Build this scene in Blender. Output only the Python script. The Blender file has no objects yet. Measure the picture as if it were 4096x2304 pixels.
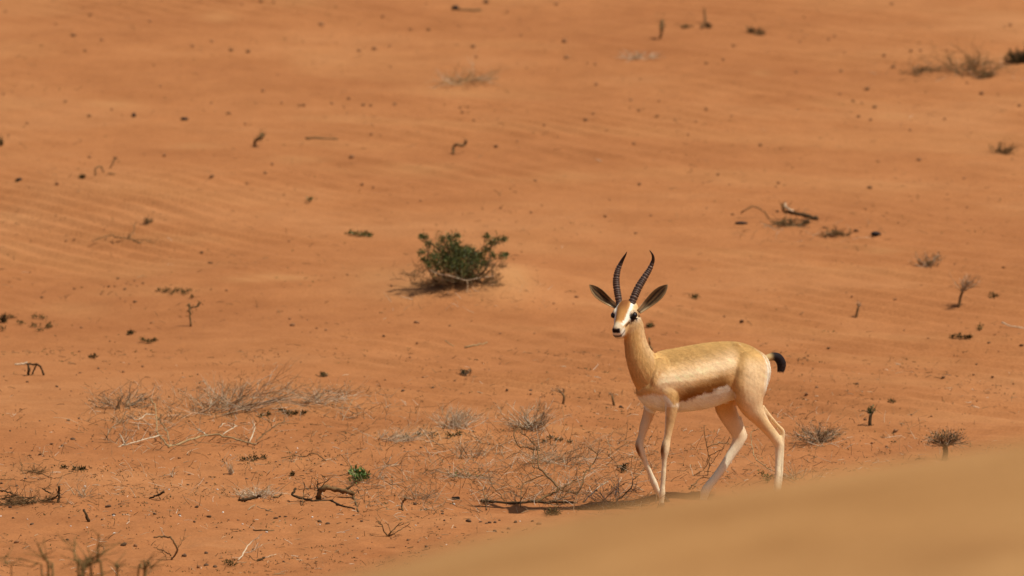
import bpy, bmesh, math, random
import numpy as np
from mathutils import Vector, Matrix

# ------------------------------------------------------------------ camera, sky, sun, exposure
scene = bpy.context.scene
COL = scene.collection
CAM_Y, CAM_Z, FOCUS = -40.0, 2.1, 40.0
PITCH = math.radians(1.687)
FPX = 38000.0                                   # focal length in pixels of the 4096 px wide photograph
cam_data = bpy.data.cameras.new('camera')
cam_data.sensor_width = 36.0
cam_data.lens = 36.0 * FPX / 4096.0
cam_data.clip_start, cam_data.clip_end = 0.5, 3000.0
cam_data.dof.use_dof = True
cam_data.dof.focus_distance = FOCUS
cam_data.dof.aperture_fstop = (cam_data.lens / 1000.0) / 0.082
cam = bpy.data.objects.new('camera', cam_data)
cam.location = (0, CAM_Y, CAM_Z)
cam.rotation_euler = (math.pi / 2 - PITCH, 0, 0)
COL.objects.link(cam)
scene.camera = cam

SUN_EL, SUN_AZ = math.radians(59), math.radians(112)      # azimuth clockwise from +Y: from the right, a little behind the camera
world = bpy.data.worlds.new('World'); scene.world = world; world.use_nodes = True
wn = world.node_tree.nodes; wl = world.node_tree.links
sky = wn.new('ShaderNodeTexSky'); sky.sky_type = 'NISHITA'; sky.sun_disc = False
sky.sun_elevation = SUN_EL; sky.sun_rotation = SUN_AZ
sky.air_density = 1.0; sky.dust_density = 2.0
wn['Background'].inputs['Strength'].default_value = 0.06
wl.new(sky.outputs['Color'], wn['Background'].inputs['Color'])
sun_data = bpy.data.lights.new('sun', 'SUN'); sun_data.energy = 3.6; sun_data.angle = math.radians(0.53)
sun_data.color = (1.0, 0.95, 0.87)
sun = bpy.data.objects.new('sun', sun_data)
to_sun = Vector((math.sin(SUN_AZ) * math.cos(SUN_EL), math.cos(SUN_AZ) * math.cos(SUN_EL), math.sin(SUN_EL)))
sun.rotation_euler = to_sun.to_track_quat('Z', 'Y').to_euler()
sun.location = (20, -20, 40)
COL.objects.link(sun)
vs = scene.view_settings
vs.view_transform = 'Standard'; vs.look = 'None'; vs.gamma = 1.0; vs.use_curve_mapping = False
vs.exposure = 0.26

rng = np.random.default_rng(7)
random.seed(7)

# ------------------------------------------------------------------ pixel helpers (4096 x 2304 photograph)
CP, SP = math.cos(PITCH), math.sin(PITCH)
VIEWS = dict(ov=(0, 0, 4096 / 2576), r1=(2300, 960, 1000 / 1271), hd=(2330, 980, 400 / 1380),
             r3=(0, 1400, 800 / 2576), r4=(700, 1400, 800 / 2576), z5=(0, 1850, 800 / 2553), z6=(800, 1750, 900 / 2354),
             z7=(1600, 1500, 1000 / 2415), g4=(2450, 1600, 750 / 2415), tl=(0, 0, 1366 / 2576), tm=(1366, 0, 1366 / 2576),
             tr=(2732, 0, 1364 / 2573), ml=(0, 768, 1366 / 2576), mm=(1366, 768, 1366 / 2576), mr=(2732, 768, 1364 / 2573),
             br=(2900, 1500, 1196 / 2155), bb=(1400, 2000, 800 / 2576), bu=(1500, 880, 800 / 2576), l5=(0, 1850, 400 / 2576))
def pix(v, x, y):
    a, b, s = VIEWS[v]
    return a + x * s, b + y * s
def ray(px, py):
    u, w = (px - 2048) / FPX, -(py - 1152) / FPX
    return np.array([u, CP + w * SP, -SP + w * CP])
def on_plane(px, py, Y):                        # the point of that pixel's ray at depth Y
    d = ray(px, py); t = (Y - CAM_Y) / d[1]
    return np.array([d[0] * t, Y, CAM_Z + d[2] * t])
def project(p):
    dx, dy, dz = p[0], p[1] - CAM_Y, p[2] - CAM_Z
    f = dy * CP - dz * SP; up = dy * SP + dz * CP
    return 2048 + FPX * dx / f, 1152 - FPX * up / f

# ------------------------------------------------------------------ noise and the terrain height
_lat = np.random.default_rng(3).random((256, 256))
def vnoise(x, y):
    xi, yi = np.floor(x), np.floor(y); fx, fy = x - xi, y - yi
    fx = fx * fx * (3 - 2 * fx); fy = fy * fy * (3 - 2 * fy)
    i0, j0 = xi.astype(np.int64) % 256, yi.astype(np.int64) % 256; i1, j1 = (i0 + 1) % 256, (j0 + 1) % 256
    return (_lat[i0, j0] * (1 - fx) + _lat[i1, j0] * fx) * (1 - fy) + (_lat[i0, j1] * (1 - fx) + _lat[i1, j1] * fx) * fy - 0.5
def sstep(a, b, x):
    t = np.clip((x - a) / (b - a), 0, 1); return t * t * (3 - 2 * t)
_sy = np.array([-400, -60, -30, -26, -14, -10, -6, -1, 1, 3, 6, 10, 20, 28, 40, 60, 400.])
_ss = np.array([0, 0, 0, -.09, -.09, .0, .07, .08, .08, .10, .17, .20, .20, .16, .04, 0, 0.])
_yy = np.linspace(-400, 400, 16001)
_zz = np.cumsum(np.interp(_yy, _sy, _ss)) * (_yy[1] - _yy[0])
_zz -= np.interp(0.0, _yy, _zz)
MOUNDS = []                                    # (x, y, radius x, radius y, height), filled from pixels below
def H0(x, y):                                  # large shape of the slope
    far = sstep(25, 120, np.hypot(x, y))
    z = np.interp(y, _yy, _zz)
    z = z + 0.075 * vnoise(x * .42 + 11, y * .33 + 5) + 0.03 * vnoise(x * 1.15 + 31, y * .8 + 9) * (0.5 + 0.5 * sstep(-3, 4, y))
    return z + far * 7 * vnoise(x * .018 + 3, y * .02 + 7)
def H(x, y):
    x = np.asarray(x, float); y = np.asarray(y, float)
    z = H0(x, y)
    for (mx, my, rx, ry, h) in MOUNDS:
        z = z + h * np.exp(-((x - mx) / rx) ** 2 - ((y - my) / ry) ** 2)
    # wind ripples: strongest on the middle of the slope, running across the view and slightly downhill to the right
    amp = .027 * sstep(1.0, 3.2, y) * (1 - .45 * sstep(9, 13, y)) * np.clip(.55 + 1.7 * vnoise(x * .55 + 40, y * .5 + 8), .10, 1.2)
    ph = (.75 * y + .60 * x - .035 * x * x + .22 * vnoise(x * .8 + 2, y * 1.1 + 4) + .07 * vnoise(x * 2.3 + 7, y * 3 + 2)) / .145
    ph = ph + .35 * vnoise(x * 3.1 + 5, y * 2.2 + 60); fr = ph - np.floor(ph)
    prof = np.where(fr < .24, fr / .24, 1 - (fr - .24) / .76); prof = prof * prof * (3 - 2 * prof)
    z = z + amp * prof * np.clip(.6 + 1.2 * vnoise(x * 1.7 + 80, y * 4 + .9 * x), .15, 1)
    # trampled, crumbly sand on the lower part
    rough = (1 - sstep(1.0, 3.4, y))
    z = z + (.006 + .016 * rough) * vnoise(x * 4.3 + 17, y * 3.4 + 23) + (.006 + .009 * rough) * vnoise(x * 11 + 3, y * 9 + 1)
    z = z + (.0042 + .0048 * rough) * vnoise(x * 27 + 13, y * 24 + 77)
    return z
def Hs(x, y): return float(H(np.array([x]), np.array([y]))[0])
_ty = np.concatenate([np.arange(-8, 20, .05)])
def ground_hit(px, py):
    d = ray(px, py); t = (_ty - CAM_Y) / d[1]
    X, Zr = d[0] * t, CAM_Z + d[2] * t
    below = np.nonzero(Zr < H(X, _ty))[0]
    if len(below) == 0: i = len(_ty) - 1
    else: i = max(1, below[0])
    yy = np.linspace(_ty[i - 1], _ty[i], 21); t = (yy - CAM_Y) / d[1]
    X, Zr = d[0] * t, CAM_Z + d[2] * t; dz = np.abs(Zr - H(X, yy)); k = int(np.argmin(dz))
    return np.array([X[k], yy[k], float(H(X[k:k + 1], yy[k:k + 1])[0])])
def G(v, x, y): return ground_hit(*pix(v, x, y))

# ------------------------------------------------------------------ materials
def new_mat(name):
    m = bpy.data.materials.new(name); m.use_nodes = True
    n = m.node_tree.nodes; b = n['Principled BSDF']
    b.inputs['Specular IOR Level'].default_value = 0.15
    return m, n, m.node_tree.links, b
def ramp(n, stops):
    r = n.new('ShaderNodeValToRGB'); e = r.color_ramp.elements
    while len(e) < len(stops): e.new(0.5)
    for k, (p, c) in enumerate(stops): e[k].position = p; e[k].color = (*c, 1)
    return r
def noise_node(n, l, co, scale, detail=4, rough=.6, mapping=None):
    t = n.new('ShaderNodeTexNoise'); t.inputs['Scale'].default_value = scale
    t.inputs['Detail'].default_value = detail; t.inputs['Roughness'].default_value = rough
    if mapping:
        mp = n.new('ShaderNodeMapping'); mp.inputs['Scale'].default_value = mapping
        l.new(co, mp.inputs['Vector']); co = mp.outputs['Vector']
    l.new(co, t.inputs['Vector']); return t
def mixc(n, l, fac, a, b, mode='MIX'):
    m = n.new('ShaderNodeMix'); m.data_type = 'RGBA'; m.blend_type = mode
    for s, v in ((m.inputs[0], fac), (m.inputs[6], a), (m.inputs[7], b)):
        if isinstance(v, (int, float)): s.default_value = v
        elif isinstance(v, tuple): s.default_value = (*v, 1)
        else: l.new(v, s)
    return m.outputs[2]
def sand_material(name, base, light, dark, grain=1.0, blotch=(.55, .8, .55)):
    m, n, l, b = new_mat(name)
    geo = n.new('ShaderNodeNewGeometry'); P = geo.outputs['Position']
    big = noise_node(n, l, P, 1.0, 5, .6, blotch)
    r1 = ramp(n, [(.32, dark), (.52, base), (.74, light)]); l.new(big.outputs['Fac'], r1.inputs['Fac'])
    mid = noise_node(n, l, P, 1.0, 6, .65, (2.6, 4.5, 2.6))
    r2 = ramp(n, [(.30, (.87, .85, .83)), (.52, (1, 1, 1)), (.74, (1.09, 1.12, 1.15))]); l.new(mid.outputs['Fac'], r2.inputs['Fac'])
    c = mixc(n, l, .85, r1.outputs['Color'], r2.outputs['Color'], 'MULTIPLY')
    fine = noise_node(n, l, P, 85, 4, .8)
    r3 = ramp(n, [(.28, (.66, .63, .60)), (.52, (1, 1, 1)), (.75, (1.26, 1.27, 1.28))]); l.new(fine.outputs['Fac'], r3.inputs['Fac'])
    c = mixc(n, l, .7 * grain, c, r3.outputs['Color'], 'MULTIPLY')
    at = n.new('ShaderNodeAttribute'); at.attribute_name = 'pale_drift'
    c = mixc(n, l, at.outputs['Fac'], c, (.53, .275, .105))
    l.new(c, b.inputs['Base Color']); b.inputs['Roughness'].default_value = .95
    b.inputs['Specular IOR Level'].default_value = .05
    bn = noise_node(n, l, P, 45, 5, .75)
    bp = n.new('ShaderNodeBump'); bp.inputs['Strength'].default_value = .5 * grain; bp.inputs['Distance'].default_value = .012
    l.new(bn.outputs['Fac'], bp.inputs['Height']); l.new(bp.outputs['Normal'], b.inputs['Normal'])
    return m
def plant_material(name, stops, rough=.85, spec=.1, trans=0.0):
    m, n, l, b = new_mat(name)
    geo = n.new('ShaderNodeNewGeometry')
    r = ramp(n, stops); l.new(geo.outputs['Random Per Island'], r.inputs['Fac'])
    t = noise_node(n, l, geo.outputs['Position'], 60, 3)
    r2 = ramp(n, [(.3, (.65, .65, .65)), (.7, (1.2, 1.2, 1.2))]); l.new(t.outputs['Fac'], r2.inputs['Fac'])
    c = mixc(n, l, .8, r.outputs['Color'], r2.outputs['Color'], 'MULTIPLY')
    l.new(c, b.inputs['Base Color']); b.inputs['Roughness'].default_value = rough
    b.inputs['Specular IOR Level'].default_value = spec
    return m
M = {}
M['sand'] = sand_material('sand', (.395, .157, .055), (.44, .192, .073), (.35, .133, .046))
M['dune_sand'] = sand_material('dune_sand', (.42, .212, .074), (.46, .242, .088), (.37, .180, .061), .8, (2.2, 3.0, 2.2))
M['grey_twig'] = plant_material('grey_twig', [(0, (.09, .05, .022)), (.35, (.23, .14, .065)), (.7, (.42, .29, .165)), (1, (.64, .51, .36))])
M['pale_twig'] = plant_material('pale_twig', [(0, (.30, .18, .08)), (.35, (.55, .40, .23)), (1, (.78, .65, .48))])
M['dark_wood'] = plant_material('dark_wood', [(0, (.035, .02, .010)), (.6, (.075, .045, .02)), (1, (.15, .09, .04))])
M['brown_wood'] = plant_material('brown_wood', [(0, (.10, .055, .022)), (.6, (.19, .11, .045)), (1, (.32, .21, .10))])
M['branch_wood'] = plant_material('branch_wood', [(0, (.28, .17, .07)), (1, (.48, .34, .17))])
M['green_leaf'] = plant_material('green_leaf', [(0, (.018, .028, .004)), (.5, (.062, .090, .012)), (.85, (.14, .165, .034)), (1, (.25, .24, .08))], .55, .3)
M['bright_leaf'] = plant_material('bright_leaf', [(0, (.03, .075, .01)), (.6, (.10, .18, .03)), (1, (.24, .30, .08))], .55, .3)
M['olive_leaf'] = plant_material('olive_leaf', [(0, (.035, .028, .008)), (.6, (.085, .07, .02)), (1, (.16, .13, .045))], .8, .1)
M['dark_leaf'] = plant_material('dark_leaf', [(0, (.012, .012, .004)), (.7, (.035, .035, .010)), (1, (.08, .07, .02))], .8, .1)
M['olive_stem'] = plant_material('olive_stem', [(0, (.12, .08, .025)), (1, (.24, .16, .06))])
M['black_stone'] = plant_material('black_stone', [(0, (.012, .008, .006)), (1, (.03, .02, .014))], .7, .2)
M['slope_pebble'] = plant_material('slope_pebble', [(0, (.09, .045, .020)), (1, (.17, .085, .038))], .85, .1)
M['dark_pebble'] = plant_material('dark_pebble', [(0, (.045, .024, .012)), (1, (.12, .065, .032))], .8, .2)
M['brown_pebble'] = plant_material('brown_pebble', [(0, (.16, .075, .030)), (1, (.28, .135, .06))], .9, .1)
M['pale_pebble'] = plant_material('pale_pebble', [(0, (.45, .34, .23)), (1, (.72, .64, .54))], .8, .2)

# ------------------------------------------------------------------ object helpers
def tag(o, label=None, cat=None, group=None, kind=None):
    if label: o['label'] = label
    if cat: o['category'] = cat
    if group: o['group'] = group
    if kind: o['kind'] = kind
    return o
def link_mesh(name, verts, faces, mat, parent=None, origin=(0, 0, 0), smooth=True):
    me = bpy.data.meshes.new(name)
    v = np.asarray(verts, float) - np.asarray(origin, float)
    me.from_pydata(v.tolist(), [], faces if isinstance(faces, list) else faces.tolist()); me.update()
    if smooth: me.polygons.foreach_set('use_smooth', np.ones(len(me.polygons), bool))
    me.materials.append(mat)
    o = bpy.data.objects.new(name, me); COL.objects.link(o)
    if parent is not None: o.parent = parent
    else: o.location = origin
    return o
def empty(name, loc):
    o = bpy.data.objects.new(name, None); o.empty_display_size = .1; o.location = loc; COL.objects.link(o); return o
class MB:                                       # collects tubes and leaves into one mesh
    def __init__(s): s.v = []; s.f = []; s.n = 0
    def add(s, v, f):
        s.v.append(np.asarray(v, float)); s.f += [tuple(i + s.n for i in q) for q in f]; s.n += len(v)
    def tube(s, pts, rad, n=5, cap=True):
        pts = np.asarray(pts, float); k = len(pts)
        rad = np.asarray(rad, float) if np.ndim(rad) else np.full(k, rad)
        T = np.gradient(pts, axis=0); T /= np.linalg.norm(T, axis=1)[:, None] + 1e-12
        ref = np.array([0.3, 1.0, 0.2]) if abs(T[0][1]) < .8 else np.array([1.0, 0, .3])
        A = np.cross(T, ref); A /= np.linalg.norm(A, axis=1)[:, None] + 1e-12; B = np.cross(T, A)
        th = np.arange(n) * 2 * math.pi / n
        v = (pts[:, None, :] + rad[:, None, None] * (np.cos(th)[None, :, None] * A[:, None, :] + np.sin(th)[None, :, None] * B[:, None, :])).reshape(-1, 3)
        f = [(i * n + j, i * n + (j + 1) % n, (i + 1) * n + (j + 1) % n, (i + 1) * n + j) for i in range(k - 1) for j in range(n)]
        if cap: f += [tuple(range(n - 1, -1, -1)), tuple((k - 1) * n + j for j in range(n))]
        s.add(v, f)
    def leaf(s, p, d, nrm, ln, w):
        d = d / (np.linalg.norm(d) + 1e-9); sd = np.cross(d, nrm); sd /= np.linalg.norm(sd) + 1e-9; up = np.cross(sd, d)
        s.add([p, p + d * ln * .45 + sd * w * .5 + up * w * .15, p + d * ln, p + d * ln * .45 - sd * w * .5 + up * w * .15], [(0, 1, 2, 3)])
    def build(s, name, mat, parent=None, origin=(0, 0, 0), smooth=True):
        if not s.v: return None
        return link_mesh(name, np.concatenate(s.v), s.f, mat, parent, origin, smooth)
def smooth_path(pts, sub=4):
    pts = np.asarray(pts, float)
    if len(pts) < 3: 
        t = np.linspace(0, 1, sub + 1)[:, None]; return pts[0] * (1 - t) + pts[-1] * t
    p = np.vstack([2 * pts[0] - pts[1], pts, 2 * pts[-1] - pts[-2]]); out = []
    for i in range(1, len(p) - 2):
        for t in np.arange(sub) / sub:
            out.append(.5 * (2 * p[i] + (p[i + 1] - p[i - 1]) * t + (2 * p[i - 1] - 5 * p[i] + 4 * p[i + 1] - p[i + 2]) * t * t + (3 * p[i] - p[i - 1] - 3 * p[i + 1] + p[i + 2]) * t ** 3))
    out.append(p[-2]); return np.array(out)

# ------------------------------------------------------------------ the sand slope: one sheet to the horizon
def add_mound(v, x, y, rx, ry, h):
    g = G(v, x, y); MOUNDS.append((g[0], g[1], rx, ry, h))
for a in (('bu', 1150, 840, .42, .55, .07), ('bu', 1700, 800, .22, .40, .025), ('ov', 590, 1030, .35, .45, .045), ('ov', 800, 1010, .4, .4, .035),
          ('ov', 1150, 1085, .28, .35, .04), ('ov', 990, 1110, .3, .3, .03), ('ov', 1335, 1078, .2, .3, .03), ('ov', 300, 1025, .25, .35, .03),
          ('ov', 2065, 1115, .2, .3, .025), ('ov', 520, 720, .5, .6, .05)):
    add_mound(*a)
def axis(lo, hi, step, end, grow=1.16):
    a = list(np.arange(lo, hi + 1e-6, step)); s = step; x = a[0]; neg = []
    while x > -end: s *= grow; x -= s; neg.append(x)
    s = step; x = a[-1]; pos = []
    while x < end: s *= grow; x += s; pos.append(x)
    return np.array(neg[::-1] + a + pos)
gx, gy = axis(-4.2, 4.2, .024, 900), axis(-5.0, 16.5, .024, 900)
XX, YY = np.meshgrid(gx, gy)
ZZ = np.concatenate([H(XX[i:i + 100], YY[i:i + 100]) for i in range(0, len(gy), 100)])
nx, ny = len(gx), len(gy)
idx = np.arange(nx * ny).reshape(ny, nx)
quads = np.stack([idx[:-1, :-1], idx[:-1, 1:], idx[1:, 1:], idx[1:, :-1]], -1).reshape(-1, 4)
def grid_object(name, X, Y, Z, quads, mat):
    me = bpy.data.meshes.new(name)
    me.vertices.add(X.size); me.vertices.foreach_set('co', np.stack([X, Y, Z], -1).ravel())
    me.loops.add(quads.size); me.loops.foreach_set('vertex_index', quads.ravel())
    me.polygons.add(len(quads)); me.polygons.foreach_set('loop_start', np.arange(len(quads)) * 4)
    me.polygons.foreach_set('use_smooth', np.ones(len(quads), bool))
    me.update(calc_edges=True); me.validate(); me.materials.append(mat)
    o = bpy.data.objects.new(name, me); COL.objects.link(o); return o
ground = tag(grid_object('sand_slope', XX, YY, ZZ, quads, M['sand']), 'orange sand slope with wind ripples rising behind the gazelle', kind='structure')

pale = np.zeros(XX.shape)                       # wind-blown paler sand round the plants and in streaks along the slope
for v_, x_, y_, rx, ry, a_ in (('bu', 1780, 690, .10, .35, .75), ('bu', 1560, 860, .14, .22, .5), ('bu', 500, 860, .14, .25, .5), ('bu', 80, 700, .2, .3, .35), ('ml', 2130, 645, .16, .08, .6), ('ml', 1870, 660, .10, .06, .45), ('ml', 1000, 620, .25, .12, .3),
                               ('ml', 520, 880, .2, .2, .3), ('tl', 850, 785, .16, .10, .45), ('tl', 1470, 1100, .14, .10, .35), ('tl', 2250, 1200, .16, .1, .35), ('tl', 1650, 130, .10, .15, .4), ('tl', 2250, 20, .2, .15, .35), ('tm', 620, 1260, .2, .1, .45), ('tm', 1750, 1330, .2, .12, .35),
                               ('tm', 800, 700, .3, .15, .25), ('tr', 1580, 880, .12, .08, .3), ('tr', 590, 555, .06, .08, .35), ('mr', 1500, 440, .1, .06, .35), ('mr', 400, 450, .3, .1, .25), ('z7', 300, 560, .2, .2, .35), ('z7', 1500, 510, .3, .1, .35), ('r4', 1400, 720, .3, .15, .35), ('r4', 2000, 700, .25, .2, .3), ('r4', 300, 830, .4, .12, .3)):
    g_ = G(v_, x_, y_); d2 = ((XX - g_[0]) / rx) ** 2 + ((YY - g_[1]) / ry) ** 2
    pale = np.maximum(pale, .6 * a_ * np.exp(-d2 * (1 + .8 * vnoise(XX * 6 + x_, YY * 5))))
pale = np.clip(pale + 0.10 * sstep(.12, .38, vnoise(XX * 1.1 + 61, YY * 3.2 + .55 * XX + 13)) * sstep(.5, 3, YY), 0, 1)
ground.data.attributes.new('pale_drift', 'FLOAT', 'POINT').data.foreach_set('value', pale.ravel())

# ------------------------------------------------------------------ the near dune that hides the hooves
crest_px = [(1440, 2310), (1908, 2180), (2385, 2062), (2703, 2006), (3116, 1952), (3498, 1884), (3816, 1832), (4096, 1792)]
DY = -22.0
cr = np.array([on_plane(px, py - 26, DY) for px, py in crest_px])
cx = np.concatenate([[-7, -3, -1.2], cr[:, 0], [1.8, 3, 5, 9]]); cz = np.concatenate([[-.6, .30, .78], cr[:, 2], [1.44, 1.66, 1.85, 1.9]])
def dune_h(x, y):
    yc = DY + .25 * (x - .3) * sstep(1.2, 3, np.abs(x - .3))
    c = np.interp(x, cx, cz)
    for o in (.06, .12, .2): c = c + np.interp(x - o, cx, cz) + np.interp(x + o, cx, cz)
    c = c / 7
    d = y - yc
    front = np.sqrt(np.minimum(d, 0) ** 2 + .35 ** 2) - .35; back = np.sqrt(np.maximum(d, 0) ** 2 + .12 ** 2) - .12
    z = c - .10 * front - .34 * back
    z = z + (.030 * vnoise(x * 1.3 + 5, y * 1.1 + 3) + .012 * vnoise(x * 4 + 9, y * 5 + 1)) * sstep(.25, 1.2, np.abs(d)) 
    return z + .010 * np.cos((y + .35 * x + .45 * vnoise(x * 1.4, y * 1.6)) * 2 * math.pi / .34) * sstep(.1, .5, np.abs(d))
dgx, dgy = np.arange(-7, 9, .05), np.concatenate([np.arange(-36, -25, .1), np.arange(-25, -21, .025), np.arange(-21, -13, .1)])
DX, DYY = np.meshgrid(dgx, dgy)
di = np.arange(DX.size).reshape(DX.shape)
dq = np.stack([di[:-1, :-1], di[:-1, 1:], di[1:, 1:], di[1:, :-1]], -1).reshape(-1, 4)
tag(grid_object('sand_dune', DX, DYY, dune_h(DX, DYY), dq, M['dune_sand']), 'smooth yellowish sand dune in front of the gazelle hiding its hooves', kind='structure')

# ------------------------------------------------------------------ the gazelle
MPZ = (1000 / 1271) / 950.0                      # metres per unit of the gazelle close-up at its distance
TH = math.radians(27); CT, ST = math.cos(TH), math.sin(TH)
FWD = np.array([-CT, -ST, 0]); LAT = np.array([ST, -CT, 0]); UP = np.array([0, 0, 1.0])   # body axis, its left (towards the camera), up
def depth(zx, t): return (zx - 440 - ST * t / MPZ) * MPZ * math.tan(TH) - CT * t
def gp(zx, zy, t=0.0, dd=0.0):
    return on_plane(*pix('r1', zx, zy), depth(zx, t) + dd)
REF = gp(440, 700, 0)
parts_v, parts_f, samples = [], [], []          # closed shells to unite; (position, radius, part) samples for the coat
def shell(rings):
    n = len(rings[0]); k = len(rings); base = sum(len(a) for a in parts_v)
    v = np.concatenate([np.asarray(r) for r in rings] + [[np.mean(rings[0], 0)], [np.mean(rings[-1], 0)]])
    f = [(base + i * n + j, base + i * n + (j + 1) % n, base + (i + 1) * n + (j + 1) % n, base + (i + 1) * n + j) for i in range(k - 1) for j in range(n)]
    f += [(base + k * n, base + (j + 1) % n, base + j) for j in range(n)] + [(base + k * n + 1, base + (k - 1) * n + j, base + (k - 1) * n + (j + 1) % n) for j in range(n)]
    parts_v.append(v); parts_f.extend(f)
def limb(pts, part, lat=1.0, sub=5, n=20):
    """pts: (zoom x, zoom y, radius in zoom units, lateral offset m[, lateral ratio])"""
    P = np.array([gp(p[0], p[1], p[3]) for p in pts]); R = np.array([p[2] * MPZ for p in pts]); L = np.array([p[4] if len(p) > 4 else lat for p in pts])
    S = smooth_path(np.column_stack([P, R, L]), sub)
    P, R, L = S[:, :3], np.maximum(S[:, 3], .002), S[:, 4]
    T = np.gradient(P, axis=0); T /= np.linalg.norm(T, axis=1)[:, None]
    A = LAT[None] - (T @ LAT)[:, None] * T; A /= np.linalg.norm(A, axis=1)[:, None]; B = np.cross(T, A)
    th = np.arange(n) * 2 * math.pi / n
    rings = [P[i] + R[i] * (np.cos(th)[:, None] * B[i] + np.sin(th)[:, None] * A[i] * L[i]) for i in range(len(P))]
    shell(rings)
    for i in range(len(P)): samples.append((P[i], R[i], part))
    return P
# torso: (centre-line zoom x, top, bottom, half width m, narrowing towards the spine)
torso = [(975, 612, 690, .030, .1), (955, 580, 760, .064, .15), (915, 552, 800, .082, .18), (870, 529, 812, .088, .2), (820, 517, 812, .086, .25), (770, 515, 822, .089, .3), (720, 517, 842, .096, .3),
         (660, 523, 860, .102, .35), (580, 536, 871, .104, .45), (510, 549, 876, .099, .55), (450, 560, 873, .090, .6), (400, 582, 862, .080, .55),
         (362, 640, 845, .064, .4), (335, 700, 815, .045, .3), (322, 740, 790, .022, .2)]
TS = smooth_path(np.array(torso, float), 4)
rings = []
for zx, top, bot, w, k in TS:
    c = gp(zx, (top + bot) / 2); hh = (bot - top) / 2 * MPZ
    th = np.arange(32) * 2 * math.pi / 32
    cu, su = np.cos(th), np.sin(th)
    ww = w * (1 - k * np.clip(cu, 0, 1) ** 1.5) * (1 - .18 * np.clip(-cu, 0, 1) ** 2)
    rings.append(c + UP * (hh * cu)[:, None] + LAT * (np.sign(su) * np.abs(su) ** .92 * ww)[:, None])
    for q in (-.5, 0, .5): samples.append((c + UP * hh * q, max(w, hh * .6), 'torso'))
shell(rings)
# neck
limb([(420, 720, 112, 0), (388, 690, 104, 0), (352, 640, 88, 0), (324, 585, 72, 0), (309, 530, 62, 0), (301, 480, 56, 0), (297, 430, 52, 0), (296, 395, 40, 0)], 'neck', .72)
# near fore leg (its left), far fore leg, near hind leg, far hind leg
limb([(425, 600, 36, .030, .6), (440, 660, 62, .042, .5), (462, 735, 66, .052, .55), (484, 795, 50, .062, .75), (491, 850, 34, .068), (482, 930, 24.5, .068), (471, 1000, 18.5, .068), (461, 1045, 22, .068),
      (456, 1078, 21.5, .068), (454, 1112, 14.5, .068), (453, 1140, 12.5, .068), (450, 1190, 12.5, .068), (446, 1250, 12.5, .068), (443, 1290, 16, .068), (441, 1320, 12.5, .068), (439, 1346, 13, .068)], 'fore_near', .95)
limb([(430, 720, 66, -.050, .6), (405, 790, 52, -.055, .7), (386, 840, 36, -.057), (372, 890, 28.5, -.058), (352, 950, 25, -.058), (338, 1000, 19, -.058), (327, 1040, 21.5, -.058), (336, 1078, 20, -.058), (350, 1110, 14, -.058),
      (360, 1135, 14, -.058), (383, 1188, 13, -.058), (403, 1238, 17, -.058), (418, 1272, 14, -.058), (436, 1300, 13, -.058), (452, 1318, 12, -.058)], 'fore_far', .95)
limb([(868, 570, 55, .050, .5), (892, 640, 98, .070, .5), (888, 730, 99, .080, .56), (888, 800, 82, .082, .62), (902, 852, 62, .080, .7), (928, 896, 44, .080, .85), (962, 940, 33, .080), (1000, 985, 29, .080), (1027, 1022, 28, .080), (1035, 1055, 21, .080),
      (1032, 1110, 14.5, .080), (1029, 1180, 13.5, .080), (1025, 1240, 15, .080), (1027, 1282, 21, .080), (1018, 1308, 17, .080), (1008, 1328, 17, .080)], 'hind_near', .85)
limb([(948, 850, 17, .080), (985, 893, 12, .080), (1025, 938, 10, .080), (1052, 968, 12, .080), (1056, 992, 12, .080), (1047, 1030, 12, .080)], 'hind_near', .9)
limb([(1054, 1005, 11, .080), (1055, 1060, 9.5, .080), (1053, 1110, 8.5, .080), (1050, 1180, 8.5, .080), (1043, 1240, 10, .080), (1034, 1280, 12, .080)], 'hind_near', .9)      # flexor tendon
limb([(800, 545, 15, .026), (818, 534, 16, .028), (836, 548, 14, .032)], 'torso', .8)                    # point of the hip
limb([(430, 600, 16, .040), (425, 660, 20, .056), (405, 725, 18, .060), (420, 770, 14, .058)], 'torso', .6)   # shoulder edge
limb([(840, 700, 80, -.060, .6), (790, 780, 68, -.066, .65), (764, 835, 60, -.068, .7), (784, 895, 50, -.068, .8), (812, 950, 41, -.068), (832, 995, 35, -.068), (828, 1030, 32, -.068), (808, 1068, 28, -.068), (784, 1105, 24.5, -.068),
      (752, 1155, 23, -.068), (716, 1205, 22, -.068), (684, 1245, 23, -.068), (664, 1275, 25, -.068), (656, 1305, 21, -.068), (648, 1328, 18, -.068)], 'hind_far', .8)
limb([(830, 900, 16, -.068), (846, 945, 13, -.068), (862, 985, 12, -.068), (862, 1005, 13, -.068), (845, 1030, 14, -.068)], 'hind_far', .9)
# head, in its own frame: s back from the nose, v to its left, u up
YAW, HP, HS = math.radians(20), math.radians(27), 1.04
hh_ = np.array([-math.sin(YAW), -math.cos(YAW), 0]); HF = hh_ * math.cos(HP) - UP * math.sin(HP)
HL = np.array([math.cos(YAW), -math.sin(YAW), 0]); HU = hh_ * math.sin(HP) + UP * math.cos(HP)
NOSE = on_plane(*pix('hd', 462, 1188), -.155)
def hp(s, v, u): return NOSE + HS * (-HF * s + HL * v + HU * u)
head = [(-.001, .012, .008, -.026), (.006, .0190, .0155, -.038), (.016, .0215, .019, -.045), (.035, .0235, .0235, -.052), (.055, .027, .029, -.059), (.075, .033, .035, -.067), (.095, .040, .042, -.073),
        (.115, .046, .050, -.075), (.135, .049, .055, -.070), (.155, .048, .055, -.054), (.175, .043, .049, -.034), (.195, .032, .036, -.014), (.205, .018, .024, -.002)]
HSn = smooth_path(np.array(head), 4); rings = []
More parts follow.
